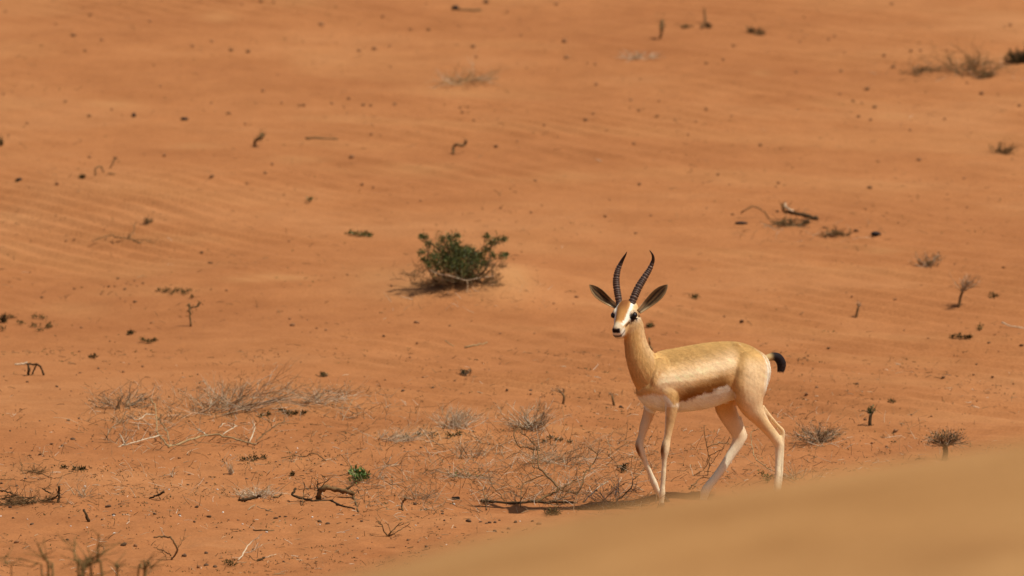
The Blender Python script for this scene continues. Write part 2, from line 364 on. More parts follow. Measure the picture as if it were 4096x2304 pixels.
for s, w, ut, ub in HSn:
    th = np.arange(28) * 2 * math.pi / 28; cu, su = np.cos(th), np.sin(th)
    c = (ut + ub) / 2; h = (ut - ub) / 2
    ww = w * np.where(cu < 0, 1 - .42 * cu * cu * sstep(.03, .1, s), 1 - .12 * cu * cu)
    rings.append(np.array([hp(s, np.sign(a) * abs(a) ** .9 * b, c + h * np.sign(q) * abs(q) ** .9) for a, b, q in zip(su, ww, cu)]))
    samples.append((hp(s, 0, c), HS * w, 'head'))
shell(rings)
def ball(c, r, part=None, n=14, sc=(1, 1, 1)):
    rings = []
    for i in range(1, n):
        a = math.pi * i / n; th = np.arange(16) * 2 * math.pi / 16
        rings.append(np.array([c + HS * (-HF * r * sc[0] * math.cos(a) + (HL * sc[1] * math.cos(t) + HU * sc[2] * math.sin(t)) * r * math.sin(a)) for t in th]))
    shell(rings)
for sgn in (1, -1):
    ball(hp(.122, sgn * .034, .021), .018, sc=(1.25, .75, .8))          # brow and eye socket
    ball(hp(.014, sgn * .011, -.001), .010, sc=(1.2, 1, 1))           # nostril wings
    ball(hp(.14, sgn * .036, -.022), .024, sc=(1.5, .7, 1))           # cheek
tv, tf = np.concatenate(parts_v), parts_f
groot = empty('gazelle', (float(REF[0] + .2), float(REF[1] + .13), Hs(REF[0] + .2, REF[1] + .13)))
ORG = np.array(groot.location)
tag(groot, 'slender tan gazelle with ringed horns and white belly walking past the dune', 'gazelle')
me = bpy.data.meshes.new('tmp'); me.from_pydata((tv - ORG).tolist(), [], tf); me.update()
bm = bmesh.new(); bm.from_mesh(me); bmesh.ops.recalc_face_normals(bm, faces=bm.faces); bm.to_mesh(me); bm.free()
tmp = bpy.data.objects.new('tmp', me); COL.objects.link(tmp)
rm = tmp.modifiers.new('r', 'REMESH'); rm.mode = 'VOXEL'; rm.voxel_size = .0032
sm = tmp.modifiers.new('s', 'SMOOTH'); sm.factor = .5; sm.iterations = 5
body_me = bpy.data.meshes.new_from_object(tmp.evaluated_get(bpy.context.evaluated_depsgraph_get()))
bpy.data.objects.remove(tmp); bpy.data.meshes.remove(me)
nv = len(body_me.vertices); V = np.empty(nv * 3); body_me.vertices.foreach_get('co', V); V = V.reshape(-1, 3) + ORG
N = np.empty(nv * 3); body_me.vertices.foreach_get('normal', N); N = N.reshape(-1, 3)

# ---- coat colour for every vertex, with some light and shade painted in
SPOS = np.array([s[0] for s in samples]); SR = np.array([s[1] for s in samples]); SN = np.array([s[2] for s in samples])
part = np.empty(nv, object)
for i in range(0, nv, 4000):
    d = np.linalg.norm(V[i:i + 4000, None, :] - SPOS[None], axis=2) / SR[None]
    part[i:i + 4000] = SN[np.argmin(d, 1)]
part = part.astype(str)
rel = V - REF; tt = rel @ LAT; al = rel @ (-FWD)
d_ = V - np.array([0, CAM_Y, CAM_Z]); f_ = d_[:, 1] * CP - d_[:, 2] * SP
zy = ((1152 - FPX * (d_[:, 1] * SP + d_[:, 2] * CP) / f_) - 960) * 1.271
zxs = ((2048 + FPX * d_[:, 0] / f_) - 2300) * 1.271
zxn = 440 + (al * CT + ST * np.abs(tt)) / MPZ          # where the same spot of the coat shows on the near flank
nz = vnoise(al * 90 + 5, V[:, 2] * 60 + 3) + .6 * vnoise(al * 210, V[:, 2] * 150)
jx, jy = zxn + 9 * nz, zy + 11 * nz
TAN, LIGHT, BACK, STRIPE, WHITE, CREAM, REDB, BLACK = (np.array(c) for c in ((.69, .42, .150), (.93, .70, .41), (.55, .320, .104), (.27, .104, .018), (.90, .86, .71), (.80, .64, .40), (.36, .155, .045), (.018, .012, .012)))
C = np.tile(TAN, (nv, 1))
def paint(mask, col): 
    global C
    C = C * (1 - mask[:, None]) + np.asarray(col) * mask[:, None]
def band(x, xs, ys): return np.interp(x, xs, ys)
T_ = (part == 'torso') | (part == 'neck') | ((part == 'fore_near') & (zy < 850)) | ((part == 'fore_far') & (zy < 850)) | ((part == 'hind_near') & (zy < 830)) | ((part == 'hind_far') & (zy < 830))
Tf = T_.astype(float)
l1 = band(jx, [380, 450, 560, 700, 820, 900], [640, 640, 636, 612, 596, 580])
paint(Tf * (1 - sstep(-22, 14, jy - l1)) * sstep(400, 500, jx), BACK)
lb = band(jx, [380, 460, 560, 700, 800, 860], [735, 715, 690, 645, 618, 615])
paint(Tf * np.exp(-((jy - lb) / 50) ** 2) * sstep(380, 450, jx) * (1 - sstep(790, 850, jx)), LIGHT)
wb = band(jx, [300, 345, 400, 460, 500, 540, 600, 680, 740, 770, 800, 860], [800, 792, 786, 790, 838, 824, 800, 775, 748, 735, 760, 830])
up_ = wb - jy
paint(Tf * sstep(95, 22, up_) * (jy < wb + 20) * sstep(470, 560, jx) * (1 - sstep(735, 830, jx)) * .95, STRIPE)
paint(Tf * sstep(-7, 7, jy - wb) * (1 - sstep(800, 830, jx)), WHITE)
hn = ((part == 'hind_near') | (part == 'hind_far')) | ((part == 'torso') & (zxn > 830))
paint(hn * sstep(820, 900, jx) * sstep(580, 650, jy) * .7, LIGHT)
paint(hn * np.exp(-((jx - 835 - (jy - 650) * -.25) / 26) ** 2) * np.exp(-((jy - 650) / 70) ** 2) * .6, (.40, .205, .065))  # shade of the crease before the haunch, painted into the coat
paint(Tf * sstep(.35, .75, N @ (-FWD)) * (np.abs(tt) < .12) * (al > .33) * (1 - sstep(740, 800, zy)), WHITE)                       # rump patch
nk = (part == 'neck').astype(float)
paint(nk * sstep(.1, .75, N @ (-FWD) + .3 * np.abs(N @ LAT)) * .45, LIGHT)  # sunlit back of the neck, lightened in the colour
paint(nk * sstep(.3, .9, N @ FWD) * .35, (.40, .20, .07))  # shaded front of the neck, darkened in the colour
for nm, sg in (('fore_near', 1), ('fore_far', -1), ('hind_near', 1), ('hind_far', -1)):
    m = (part == nm).astype(float); out = sg * (N @ LAT); low = m * sstep(800 if 'fore' in nm else 850, 860 if 'fore' in nm else 950, zy)
    paint(low * .8, (.72, .47, .21)); 
    paint(low * sstep(930, 1120, zy), CREAM if 'fore' in nm else (.86, .74, .49))
    paint(low * (1 - sstep(-.25, .35, out)) * (.85 if sg > 0 else .25), WHITE)  # far legs get less white: body shade put into their colour
    if 'fore' in nm: paint(m * np.exp(-((zy - 1070) / 42) ** 2) * sstep(.2, .8, N @ FWD), (.20, .085, .025))
    else: paint(m * sstep(.55, .9, N @ (-FWD)) * sstep(860, 900, zy) * (1 - sstep(1000, 1040, zy)), WHITE)
# face
hm = (part == 'head') | (np.linalg.norm(V - hp(.11, 0, 0), axis=1) < .075)
hr = (V - NOSE) / HS; hs, hv, hu = hr @ (-HF), hr @ HL, hr @ HU; av = np.abs(hv); hn_ = 4 * vnoise(hs * 260, hv * 300 + 9) * .001
top = np.interp(hs, HSn[:, 0], HSn[:, 2])
F = (hm & (hs < .175)).astype(float)
paint(F, (.70, .45, .20))                                                        # cheeks
paint(F * sstep(.06, .10, hs) * (1 - sstep(-.02, .0, hu)) * .5, (.66, .42, .18))
strip = np.interp(hs, [.03, .06, .09, .12, .15], [.019, .0225, .027, .031, .029])  # white stripe from horn base over the eye to the muzzle
paint(F * np.exp(-(np.abs(av - strip + hn_) / .0062) ** 4) * sstep(.018, .035, hs) * sstep(-.03, -.012, hu - top * .2) * (hu > .004), WHITE)
paint(F * np.exp(-((hs - .114) / .019) ** 2 - ((hu - .011) / .017) ** 2) * (av > .028), WHITE)      # pale ring round the eye
paint(F * sstep(1.2, 1.0, np.sqrt(((hs - .109) / .0170) ** 2 + ((hu - .0120) / .0125) ** 2)) * (av > .028), BLACK * 1.5)
paint(F * (1 - sstep(-.003, .004, av - np.interp(hs, [.02, .05, .09, .12, .16], [.015, .016, .0205, .0245, .023]) + hn_)) * (hu > .0) * sstep(.03, .05, hs), (.46, .21, .06))
paint(F * (1 - sstep(.012, .022, av)) * (hu > 0) * sstep(.095, .135, hs), (.27, .10, .028))
tear = np.interp(hs, [.045, .06, .08, .1, .115], [-.004, -.004, -.001, .003, .008])
paint(F * np.exp(-(np.abs(hu - tear) / .0060) ** 3) * sstep(.038, .055, hs) * (1 - sstep(.100, .112, hs)) * (av > .016), (.13, .05, .018))
paint(F * np.exp(-(np.abs(hu - .008) / .006) ** 4) * sstep(.088, .094, hs) * (1 - sstep(.104, .110, hs)) * (av > .02), BLACK * 1.6)
paint(F * (1 - sstep(.026, .040, hs)) * (hu > -.006), (.60, .47, .30))             # grey-cream bridge of the nose
paint(F * (1 - sstep(.030, .048, hs)) * (1 - sstep(-.006, -.001, hu)), (.74, .66, .52))   # lips and chin
paint(F * np.exp(-(np.abs(hu + .0215 - .10 * hs) / .0030) ** 2) * (1 - sstep(.036, .046, hs)) * .9, (.05, .025, .02))   # mouth line
paint(F * (1 - sstep(.0060, .0095, hs)) * (hu > -.008) * (1 - sstep(.008, .0115, hu)) * (1 - sstep(.014, .018, av)), BLACK)   # nose pad
paint(F * (1 - sstep(.006, .014, hs)) * (hu < -.022) * (hu > -.030) * .7, BLACK * 2)
ac, ax = al * .84 - V[:, 2] * .54, al * .54 + V[:, 2] * .84
tuft = np.where(part == 'neck', vnoise(V[:, 2] * 13 + 3, al * 130 + tt * 90), vnoise(ac * 15, ax * 130 + tt * 40)) + .6 * vnoise(ac * 34 + 9, ax * 260)
C *= (1 + .05 * nz + .20 * tuft * ((part == 'torso') | (part == 'neck') | (part == 'fore_near') | (part == 'hind_near')))[:, None]
C = np.clip(C, .008, .9)

# ---- short coat hairs, part of the body mesh
tri = np.empty(len(body_me.polygons) * 4, np.int32); body_me.polygons.foreach_get('vertices', tri) if all(p.loop_total == 4 for p in body_me.polygons) else None
faces = tri.reshape(-1, 4)
r2 = np.random.default_rng(21)
NS = 110000
a0, b0 = V[faces[:, 0]], V[faces[:, 2]]
fi = r2.integers(0, len(faces), NS)
w4 = r2.dirichlet((1, 1, 1, 1), NS)
root = np.einsum('ij,ijk->ik', w4, V[faces[fi]]); rn = np.einsum('ij,ijk->ik', w4, N[faces[fi]]); rn /= np.linalg.norm(rn, axis=1)[:, None]
rc = np.einsum('ij,ijk->ik', w4, C[faces[fi]]); rp = part[faces[fi, 0]]
comb = np.tile(-FWD * .85 - UP * .55, (NS, 1))
comb[rp == 'neck'] = -UP - FWD * .25
for nm in ('fore_near', 'fore_far', 'hind_near', 'hind_far'):
    q = rp == nm; zq = root[q, 2] - ORG[2]; k = sstep(.62, .38, zq)[:, None]; comb[q] = comb[q] * (1 - k) + (-UP - FWD * .15) * k
comb[rp == 'head'] = -HF
comb += .35 * r2.normal(size=(NS, 3))
comb -= np.sum(comb * rn, 1)[:, None] * rn; comb /= np.linalg.norm(comb, axis=1)[:, None]
ln = np.where(rp == 'head', .0045, np.where(np.isin(rp, ('torso', 'neck')), .013, .008)) * r2.uniform(.6, 1.3, NS)
ln *= np.where(np.isin(rp, ('fore_near', 'fore_far', 'hind_near', 'hind_far')) & (root[:, 2] - ORG[2] < .34), .55, 1)
side = np.cross(rn, comb); hw = r2.uniform(.0005, .0010, NS)[:, None]
tip = root + comb * ln[:, None] * .96 + rn * ln[:, None] * .17
HV = np.stack([root + side * hw - rn * .0006, root - side * hw - rn * .0006, tip], 1).reshape(-1, 3)
hc = np.clip(rc * r2.normal(1.02, .11, NS)[:, None], .006, .95)
allv = np.concatenate([V, HV]); nq, nt = len(faces), NS
bme = bpy.data.meshes.new('body')
bme.vertices.add(len(allv)); bme.vertices.foreach_set('co', (allv - ORG).ravel())
loops = np.concatenate([faces.ravel(), np.arange(NS * 3) + nv]).astype(np.int32)
bme.loops.add(len(loops)); bme.loops.foreach_set('vertex_index', loops)
bme.polygons.add(nq + nt); bme.polygons.foreach_set('loop_start', np.concatenate([np.arange(nq) * 4, nq * 4 + np.arange(nt) * 3]).astype(np.int32))
bme.polygons.foreach_set('use_smooth', np.ones(nq + nt, bool)); bme.update(calc_edges=True)
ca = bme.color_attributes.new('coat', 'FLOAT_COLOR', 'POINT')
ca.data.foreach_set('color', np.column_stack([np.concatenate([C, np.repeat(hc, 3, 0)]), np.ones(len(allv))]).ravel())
vn = np.concatenate([N, np.repeat(rn + .10 * r2.normal(size=(NS, 3)), 3, 0)]); vn /= np.linalg.norm(vn, axis=1)[:, None]
bme.normals_split_custom_set_from_vertices(vn.tolist())
def coat_material():
    m, n, l, b = new_mat('coat')
    at = n.new('ShaderNodeAttribute'); at.attribute_name = 'coat'
    geo = n.new('ShaderNodeNewGeometry'); t = noise_node(n, l, geo.outputs['Position'], 130, 3, .7, (1, 1, .35))
    r = ramp(n, [(.3, (.94, .93, .91)), (.7, (1.06, 1.06, 1.06))]); l.new(t.outputs['Fac'], r.inputs['Fac'])
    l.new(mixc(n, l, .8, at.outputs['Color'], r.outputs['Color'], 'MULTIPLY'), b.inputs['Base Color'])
    b.inputs['Roughness'].default_value = .8; b.inputs['Specular IOR Level'].default_value = .12
    
    return m
M['coat'] = coat_material(); bme.materials.append(M['coat'])
body = bpy.data.objects.new('body', bme); COL.objects.link(body); body.parent = groot
bpy.data.meshes.remove(body_me)

def attr_mesh(name, v, f, cols, mat, solid=0):
    o = link_mesh(name, v, f, mat, groot, ORG)
    c = o.data.color_attributes.new('coat', 'FLOAT_COLOR', 'POINT')
    c.data.foreach_set('color', np.column_stack([np.clip(cols, 0, 1), np.ones(len(cols))]).ravel())
    if solid:
        s = o.modifiers.new('t', 'SOLIDIFY'); s.thickness = solid; s.offset = -1
    return o
# eyes
m, n_, l_, b_ = new_mat('eye'); b_.inputs['Base Color'].default_value = (.012, .007, .006, 1); b_.inputs['Roughness'].default_value = .28; b_.inputs['Specular IOR Level'].default_value = .2
M['eye'] = m
for sg in (1, -1):
    mb = MB(); c = hp(.109, (.0475 if sg > 0 else -.0420), .0135); n = 10; rs = []
    for i in range(0, n + 1):
        a = math.pi * i / n; th = np.arange(16) * 2 * math.pi / 16
        rs.append(np.array([c + HS * (-HF * .0156 * math.sin(a) * math.cos(t) + HU * .0120 * math.sin(a) * math.sin(t) + HL * sg * .0115 * math.cos(a)) for t in th]))
    vv = np.concatenate(rs); ff = [(i * 16 + j, i * 16 + (j + 1) % 16, (i + 1) * 16 + (j + 1) % 16, (i + 1) * 16 + j) for i in range(n) for j in range(16)]
    link_mesh('eye', vv, ff, M['eye'], groot, ORG)
# horns with raised rings
m, n_, l_, b_ = new_mat('horn')
g_ = n_.new('ShaderNodeNewGeometry'); t_ = noise_node(n_, l_, g_.outputs['Position'], 90, 4)
r_ = ramp(n_, [(.3, (.6, .6, .6)), (.7, (1.2, 1.15, 1.1))]); l_.new(t_.outputs['Fac'], r_.inputs['Fac']); at_ = n_.new('ShaderNodeAttribute'); at_.attribute_name = 'coat'; l_.new(mixc(n_, l_, 1.0, at_.outputs['Color'], r_.outputs['Color'], 'MULTIPLY'), b_.inputs['Base Color'])
b_.inputs['Roughness'].default_value = .40; b_.inputs['Specular IOR Level'].default_value = .3; M['horn'] = m
def horn(pts, rad, dep, base_d, name):
    P = np.array([on_plane(*pix('hd', x, y), base_d + d) for (x, y), d in zip(pts, dep)])
    P = np.vstack([P[0] - (P[1] - P[0]) * .5, P]); rad = [rad[0]] + list(rad)
    S = smooth_path(np.column_stack([P, np.array(rad) * (400 / 1380) / 950]), 20)
    L = np.concatenate([[0], np.cumsum(np.linalg.norm(np.diff(S[:, :3], axis=0), axis=1))]); u = L / L[-1]
    k = 24; ph = (u * k + .25 * np.sin(u * 31)) % 1
    ring = np.where(ph < .75, ph / .75, (1 - ph) / .25)
    R = S[:, 3] * (1 + (.30 * ring - .12) * (1 - sstep(.70, .80, u)) * sstep(.03, .08, u))
    mb = MB(); mb.tube(S[:, :3], np.maximum(R, .0006), 18)
    rk = (ring ** 1.5 * (1 - sstep(.70, .80, u)))[:, None]; cc = np.array([.032, .018, .013]) * (1 - rk) + np.array([.22, .135, .092]) * rk
    return attr_mesh(name, np.concatenate(mb.v), mb.f, np.repeat(cc, 18, 0), M['horn'])
horn([(690, 775), (725, 690), (770, 590), (820, 505), (870, 425), (920, 345), (955, 270), (975, 200), (966, 135), (926, 72)], [50, 50, 49, 46, 42, 36, 30, 23, 15, 2.5],
     [0, .012, .028, .042, .054, .062, .065, .06, .05, .035], -.034, 'horn')
horn([(505, 785), (490, 700), (475, 610), (465, 520), (470, 430), (490, 340), (520, 270), (555, 200), (590, 140), (613, 92)], [45, 45, 45, 45, 42, 37, 30, 22, 13, 2.5],
     [0, .012, .028, .042, .054, .062, .065, .06, .05, .035], -.022, 'horn')
# ears
def ear(base, mid, tip, hwid, dbase, dtip, flip, name):
    b, c, t = (on_plane(*pix('hd', *q), d) for q, d in ((base, dbase), (mid, (dbase + dtip) / 2), (tip, dtip)))
    S = smooth_path(np.array([b, c, t]), 12); nu, nw = len(S), 17
    Tn = np.gradient(S, axis=0); Tn /= np.linalg.norm(Tn, axis=1)[:, None]
    face = np.array([-.25 * flip, -1, .1]); face /= np.linalg.norm(face)
    vv, cc = [], []
    for i in range(nu):
        u = i / (nu - 1); sd = np.cross(Tn[i], face); sd /= np.linalg.norm(sd); nr = np.cross(sd, Tn[i])
        if nr @ face < 0: nr = -nr
        w = hwid * np.interp(u, [0, .12, .3, .5, .65, .8, .92, 1], [.42, .55, .78, .97, 1, .80, .42, .02])
        cup = np.interp(u, [0, .3, .7, 1], [1.5, .95, .5, .15])
        for j in range(nw):
            v = -1 + 2 * j / (nw - 1)
            p = S[i] + sd * w * v * (1 - .10 * cup * abs(v)) - nr * cup * w * (1 - v * v) * .75 + nr * w * cup * .25
            vv.append(p)
            st = .5 + .5 * math.cos(v * 9.5 + u * 2) ; n1 = random.random()
            inner = np.array([.030, .017, .009]) * (1 - .45 * st) + np.array([.27, .15, .058]) * .45 * st
            inner = inner * (.75 + .5 * n1)
            k = max(0, min(1, (abs(v) - .62 + .12 * math.sin(u * 9)) / .25)); k2 = sstep(.82, 1.0, u)
            edge = np.array([.15, .088, .038]) if v * flip < 0 else np.array([.26, .165, .075])
            q = max(k, float(k2) * .8); col = inner * (1 - q) + edge * q
            bse = 1 - sstep(.10, .34, u); col = col * (1 - bse) + np.array([.50, .36, .20]) * bse * (1 if abs(v) > .3 else .45)
            cc.append(col)
    ff = [(i * nw + j, i * nw + j + 1, (i + 1) * nw + j + 1, (i + 1) * nw + j) for i in range(nu - 1) for j in range(nw - 1)]
    return attr_mesh(name, vv, ff, np.array(cc), M['coat'], .0025)
ear((775, 925), (985, 735), (1176, 545), 82 * (400 / 1380) / 950, -.052, -.045, 1, 'ear')
ear((470, 860), (275, 715), (96, 546), 73 * (400 / 1380) / 950, -.020, -.005, -1, 'ear')
# tail with its black hair
mb = MB(); tp = np.array([gp(x, y, .0) for x, y in ((962, 606), (985, 598), (1008, 592), (1030, 598), (1045, 617), (1050, 638), (1047, 656))])
S = smooth_path(tp, 6); R = np.interp(np.linspace(0, 1, len(S)), [0, .25, .5, .75, 1], [.014, .016, .020, .021, .012]); mb.tube(S, R, 10)
tb = np.array([.50, .33, .14]); cols = []
for i in range(len(S)):
    k = float(sstep(.16, .34, i / (len(S) - 1))); cols += [tb * (1 - k) + BLACK * k] * 10
for q in range(3600):
    u = random.random() ** .75; i = min(len(S) - 2, int((.15 + .85 * u) * (len(S) - 1))); t = S[i + 1] - S[i]; t /= np.linalg.norm(t)
    o = r2.normal(size=3); o -= (o @ t) * t; o /= np.linalg.norm(o); p = S[i] + o * R[i] * .8
    d = t + .30 * o + np.array([0, 0, -.25]); d /= np.linalg.norm(d); ln_ = random.uniform(.010, .022) * (.6 + .5 * u); sd = np.cross(d, o)
    mb.add([p - sd * .0009, p + sd * .0009, p + d * ln_], [(0, 1, 2)])
    k = float(sstep(.16, .36, .15 + .85 * u)); cols += [(tb * (1 - k) + (BLACK * random.uniform(.7, 2.2) + np.array([.014, .005, 0])) * k)] * 3
attr_mesh('tail', np.concatenate(mb.v), mb.f, np.array(cols), M['coat'])
# hooves: two toes each, standing on the sand (the far fore foot is lifted, toe down)
m, n_, l_, b_ = new_mat('hoof'); b_.inputs['Base Color'].default_value = (.05, .035, .025, 1); b_.inputs['Roughness'].default_value = .5; M['hoof'] = m
def hoof(ankle, fw, dn, ln, name='hoof'):
    fw = np.asarray(fw, float); fw /= np.linalg.norm(fw); dn = np.asarray(dn, float); dn /= np.linalg.norm(dn); sd = np.cross(fw, dn); mb = MB()
    for sg in (-1, 1):
        rs = []
        for u, a, b2, w in ((-.15, -.010, .010, .008), (.3, -.014, .014, .0095), (.75, -.016, .022, .0105), (1.0, -.016, .030, .0105)):
            c = ankle + dn * ln * u + sd * sg * .0095
            th = np.arange(10) * 2 * math.pi / 10
            rs.append(np.array([c + fw * ((b2 + a) / 2 + (b2 - a) / 2 * math.cos(t)) + sd * w * .9 * math.sin(t) for t in th]))
        vv = np.concatenate(rs); ff = [(i * 10 + j, i * 10 + (j + 1) % 10, (i + 1) * 10 + (j + 1) % 10, (i + 1) * 10 + j) for i in range(3) for j in range(10)] + [tuple(range(9, -1, -1)), tuple(30 + j for j in range(10))]
        mb.add(vv, ff)
    mb.build(name, M['hoof'], groot, ORG)
for zx, zy_, t in ((439, 1342, .068), (1008, 1324, .080), (648, 1324, -.068)):
    p = gp(zx, zy_, t); gz = Hs(p[0], p[1]); hoof(p, FWD, (0, 0, -1), max(.03, p[2] - gz + .008))
p = gp(450, 1312, -.058); gz = Hs(p[0], p[1])
hoof(p, np.array([.35, 0, -.9]) + FWD * .1, (CT * .75, ST * .75, -.66), .040)
print('GAZELLE', nv, len(allv), 'hoof gaps', [round(gp(a, b, c)[2] - Hs(*gp(a, b, c)[:2]), 3) for a, b, c in ((439, 1342, .068), (1008, 1324, .08), (648, 1324, -.068), (480, 1335, -.058))])

# ------------------------------------------------------------------ plants, dead wood and stones on the sand
R3 = np.random.default_rng(55)
def pxm(Y): return FPX / (Y - CAM_Y)             # pixels per metre at depth Y
def side_twigs(mb, path, n, ln, r, droop=0.0, flat=.5):
    for _ in range(n):
        i = R3.integers(1, len(path)); p = path[i]
        t = path[i] - path[i - 1]; t = t / (np.linalg.norm(t) + 1e-9)
        d = t * R3.uniform(.1, 1) + R3.normal(size=3) * np.array([.8, .7 * flat + .2, .7]); d[2] = abs(d[2]) * .8 - droop; d /= np.linalg.norm(d)
        L = ln * R3.uniform(.4, 1.2); k = R3.normal(size=3) * .25
        q = [p, p + d * L * .5 + k * L * .15, p + d * L + k * L * .5]
        for a in q: a[2] = max(a[2], Hs(a[0], a[1]) + r)
        mb.tube(smooth_path(q, 2), np.linspace(r, r * .45, 5), 4, False)
def traced(name, label, cat, v, base, paths, mat, lam=1.0, twigs=0, tl=.07, tr=.0016, tmat=None, group=None, fixedY=None, leaves=None, partname='branch'):
    bpx = pix(v, *base); g0 = ground_hit(*bpx) if fixedY is None else None
    Y0 = g0[1] if fixedY is None else fixedY
    root_p = g0 if fixedY is None else np.array([on_plane(*bpx, Y0)[0], Y0, Hs(on_plane(*bpx, Y0)[0], Y0)])
    root = tag(empty(name, root_p), label, cat, group)
    tw = MB(); lf = MB()
    for pa in paths:
        pts, ra, rb = pa[0], pa[1], pa[2]; W = []
        for k, q in enumerate(pts):
            px, py = pix(v, *q)
            if fixedY is None:
                gy = ground_hit(px, py)[1]; Y = gy + lam * (Y0 - gy) if gy > Y0 else gy
                Y += R3.normal() * .012
            else: Y = Y0 + R3.normal() * .03
            p = on_plane(px, py, Y); p[2] = max(p[2], Hs(p[0], p[1]) + .3 * ra / pxm(Y)) if fixedY is None else p[2]
            W.append(p)
        if fixedY is not None: W = [np.array([W[0][0] + .01, Y0, Hs(W[0][0], Y0) - .01])] + W
        S = smooth_path(W, 4); S[1:-1] += R3.normal(size=(len(S) - 2, 3)) * .0018
        mb = MB(); rr = np.linspace(ra, rb, len(S)) / pxm(Y0); rr *= 1 + .12 * R3.normal(size=len(S)); mb.tube(S, np.maximum(rr, .0007), 7)
        mb.build(partname, M[pa[3] if len(pa) > 3 else mat], root, root_p)
        if twigs: side_twigs(tw, S, twigs, tl, tr)
        if leaves:
            for _ in range(leaves):
                i = R3.integers(len(S) // 2, len(S)); lf.leaf(S[i] + R3.normal(size=3) * .012, R3.normal(size=3) + np.array([0, 0, .6]), R3.normal(size=3), R3.uniform(.008, .016), .005)
    if twigs: tag(tw.build('twigs', M[tmat or mat], root, root_p), kind='stuff')
    if leaves: tag(lf.build('leaves', M['olive_leaf'], root, root_p), kind='stuff')
    return root
def grow(mb, p, d, L, r, depth, spread, lift):
    d = d / np.linalg.norm(d); bend = R3.normal(size=3) * .22 + np.array([0, 0, lift])
    q = [p, p + d * L * .5 + bend * L * .12, p + d * L + bend * L * .4]
    mb.tube(smooth_path(q, 2), np.linspace(r, r * .65, 5), 4, False)
    if depth <= 0: return
    for _ in range(R3.integers(2, 4)):
        u = R3.uniform(.35, 1); s = q[0] * (1 - u) + q[2] * u if u < .95 else q[2]
        dd = d + R3.normal(size=3) * spread; dd[2] += lift * .5
        grow(mb, s, dd, L * R3.uniform(.45, .8), r * .62, depth - 1, spread, lift)
def shrub(name, label, v, base, w, h, mat, stems=16, depth=2, r=.0022, spread=.45, lift=.15, cat='dry shrub', group=None, stemmat=None, lean=0.0, leaves=0, leafmat='olive_leaf', stalk=None, depthy=.7, pale=0):
    g = G(v, *base); k = 1 / pxm(g[1]) * VIEWS[v][2]; W, Hh = w * k / 2, h * k
    root = tag(empty(name, g), label, cat, group); mb = MB(); st = MB(); pm = MB()
    top = g.copy(); stems = int(stems * 1.6); r *= .78; pale = int(pale * 1.6)
    if stalk:
        top = g + np.array([stalk[0] * k, 0, stalk[1] * k]); q = [g - np.array([0, 0, .01]), (g + top) / 2 + R3.normal(size=3) * .006, top]
        st.tube(smooth_path(q, 4), np.linspace(stalk[2] * k, stalk[2] * k * .8, 9), 8)
    for i in range(stems):
        a = R3.uniform(-1, 1); d = np.array([a * W + lean * W, R3.normal() * W * depthy * .6, Hh * R3.uniform(.35, 1.0) * (1.15 - .6 * abs(a)) + .004])
        L = np.linalg.norm(d) * .60; sp_ = .07 if (stalk or W < .03) else .24; p = top + np.array([np.clip(R3.normal(), -2, 2) * W * sp_, R3.normal() * W * sp_, 0])
        if not stalk: p[2] = Hs(p[0], p[1]) - .003
        if i < min(7, max(3, stems // 6)):
            s2 = MB(); s2.tube(smooth_path([p, p + d * .3 + R3.normal(size=3) * .004, p + d * .62], 2), np.linspace(r * 1.9, r, 5), 5); s2.build('stem', M[stemmat or mat], root, g)
        grow(pm if i < pale else mb, p, d, L, r, depth, spread, lift)
    tag(mb.build('twigs', M[mat], root, g), kind='stuff')
    if pm.v: tag(pm.build('straw', M['pale_twig'], root, g), kind='stuff')
    if st.v: st.build('stalk', M[stemmat or mat], root, g)
    if leaves:
        lf = MB(); pts = np.concatenate(mb.v); pts = pts[pts[:, 2] > top[2] + .1 * Hh]
        for i in R3.integers(0, len(pts), leaves): lf.leaf(pts[i], R3.normal(size=3) + np.array([0, 0, .5]), R3.normal(size=3), R3.uniform(.007, .014), R3.uniform(.003, .006))
        tag(lf.build('leaves', M[leafmat], root, g), kind='stuff')
    return root
def leafy(name, label, v, clumps, mat='olive_leaf', cat='plant', leaf=.012, per=30, group=None, lam=.6):
    """low leafy plant: clumps (x, y, r) in view units"""
    bx, by = max(clumps, key=lambda c: c[1])[:2]; g0 = G(v, bx, by); k = VIEWS[v][2] / pxm(g0[1]); root = tag(empty(name, g0), label, cat, group); lf, st = MB(), MB()
    for (x, y, r) in clumps:
        g = G(v, x, y + r * .6); Y = g[1]; c = on_plane(*pix(v, x, y), Y); R = r * k
        c[2] = max(c[2], g[2] + R * .3)
        st = MB(); st.tube(smooth_path([np.array([g[0], Y + .003, g[2] - .006]), (g + c) / 2 + R3.normal(size=3) * R * .2, c + np.array([0, 0, R * .5])], 2), np.linspace(.0022, .0012, 5), 4); st.build('stem', M['brown_wood'], root, g0)
        for _ in range(per):
            o = R3.normal(size=3) * R * .5; o[2] = abs(o[2]) * .9
            lf.leaf(c + o - np.array([0, 0, R * .3]), o + R3.normal(size=3) * R * .6 + np.array([0, 0, R * .4]), R3.normal(size=3), leaf * R3.uniform(.6, 1.3), leaf * .42)
    tag(lf.build('leaves', M[mat], root, g0), kind='stuff')
    return root

M['shrub_twig'] = plant_material('shrub_twig', [(0, (.045, .028, .012)), (.6, (.11, .07, .032)), (1, (.26, .18, .10))])
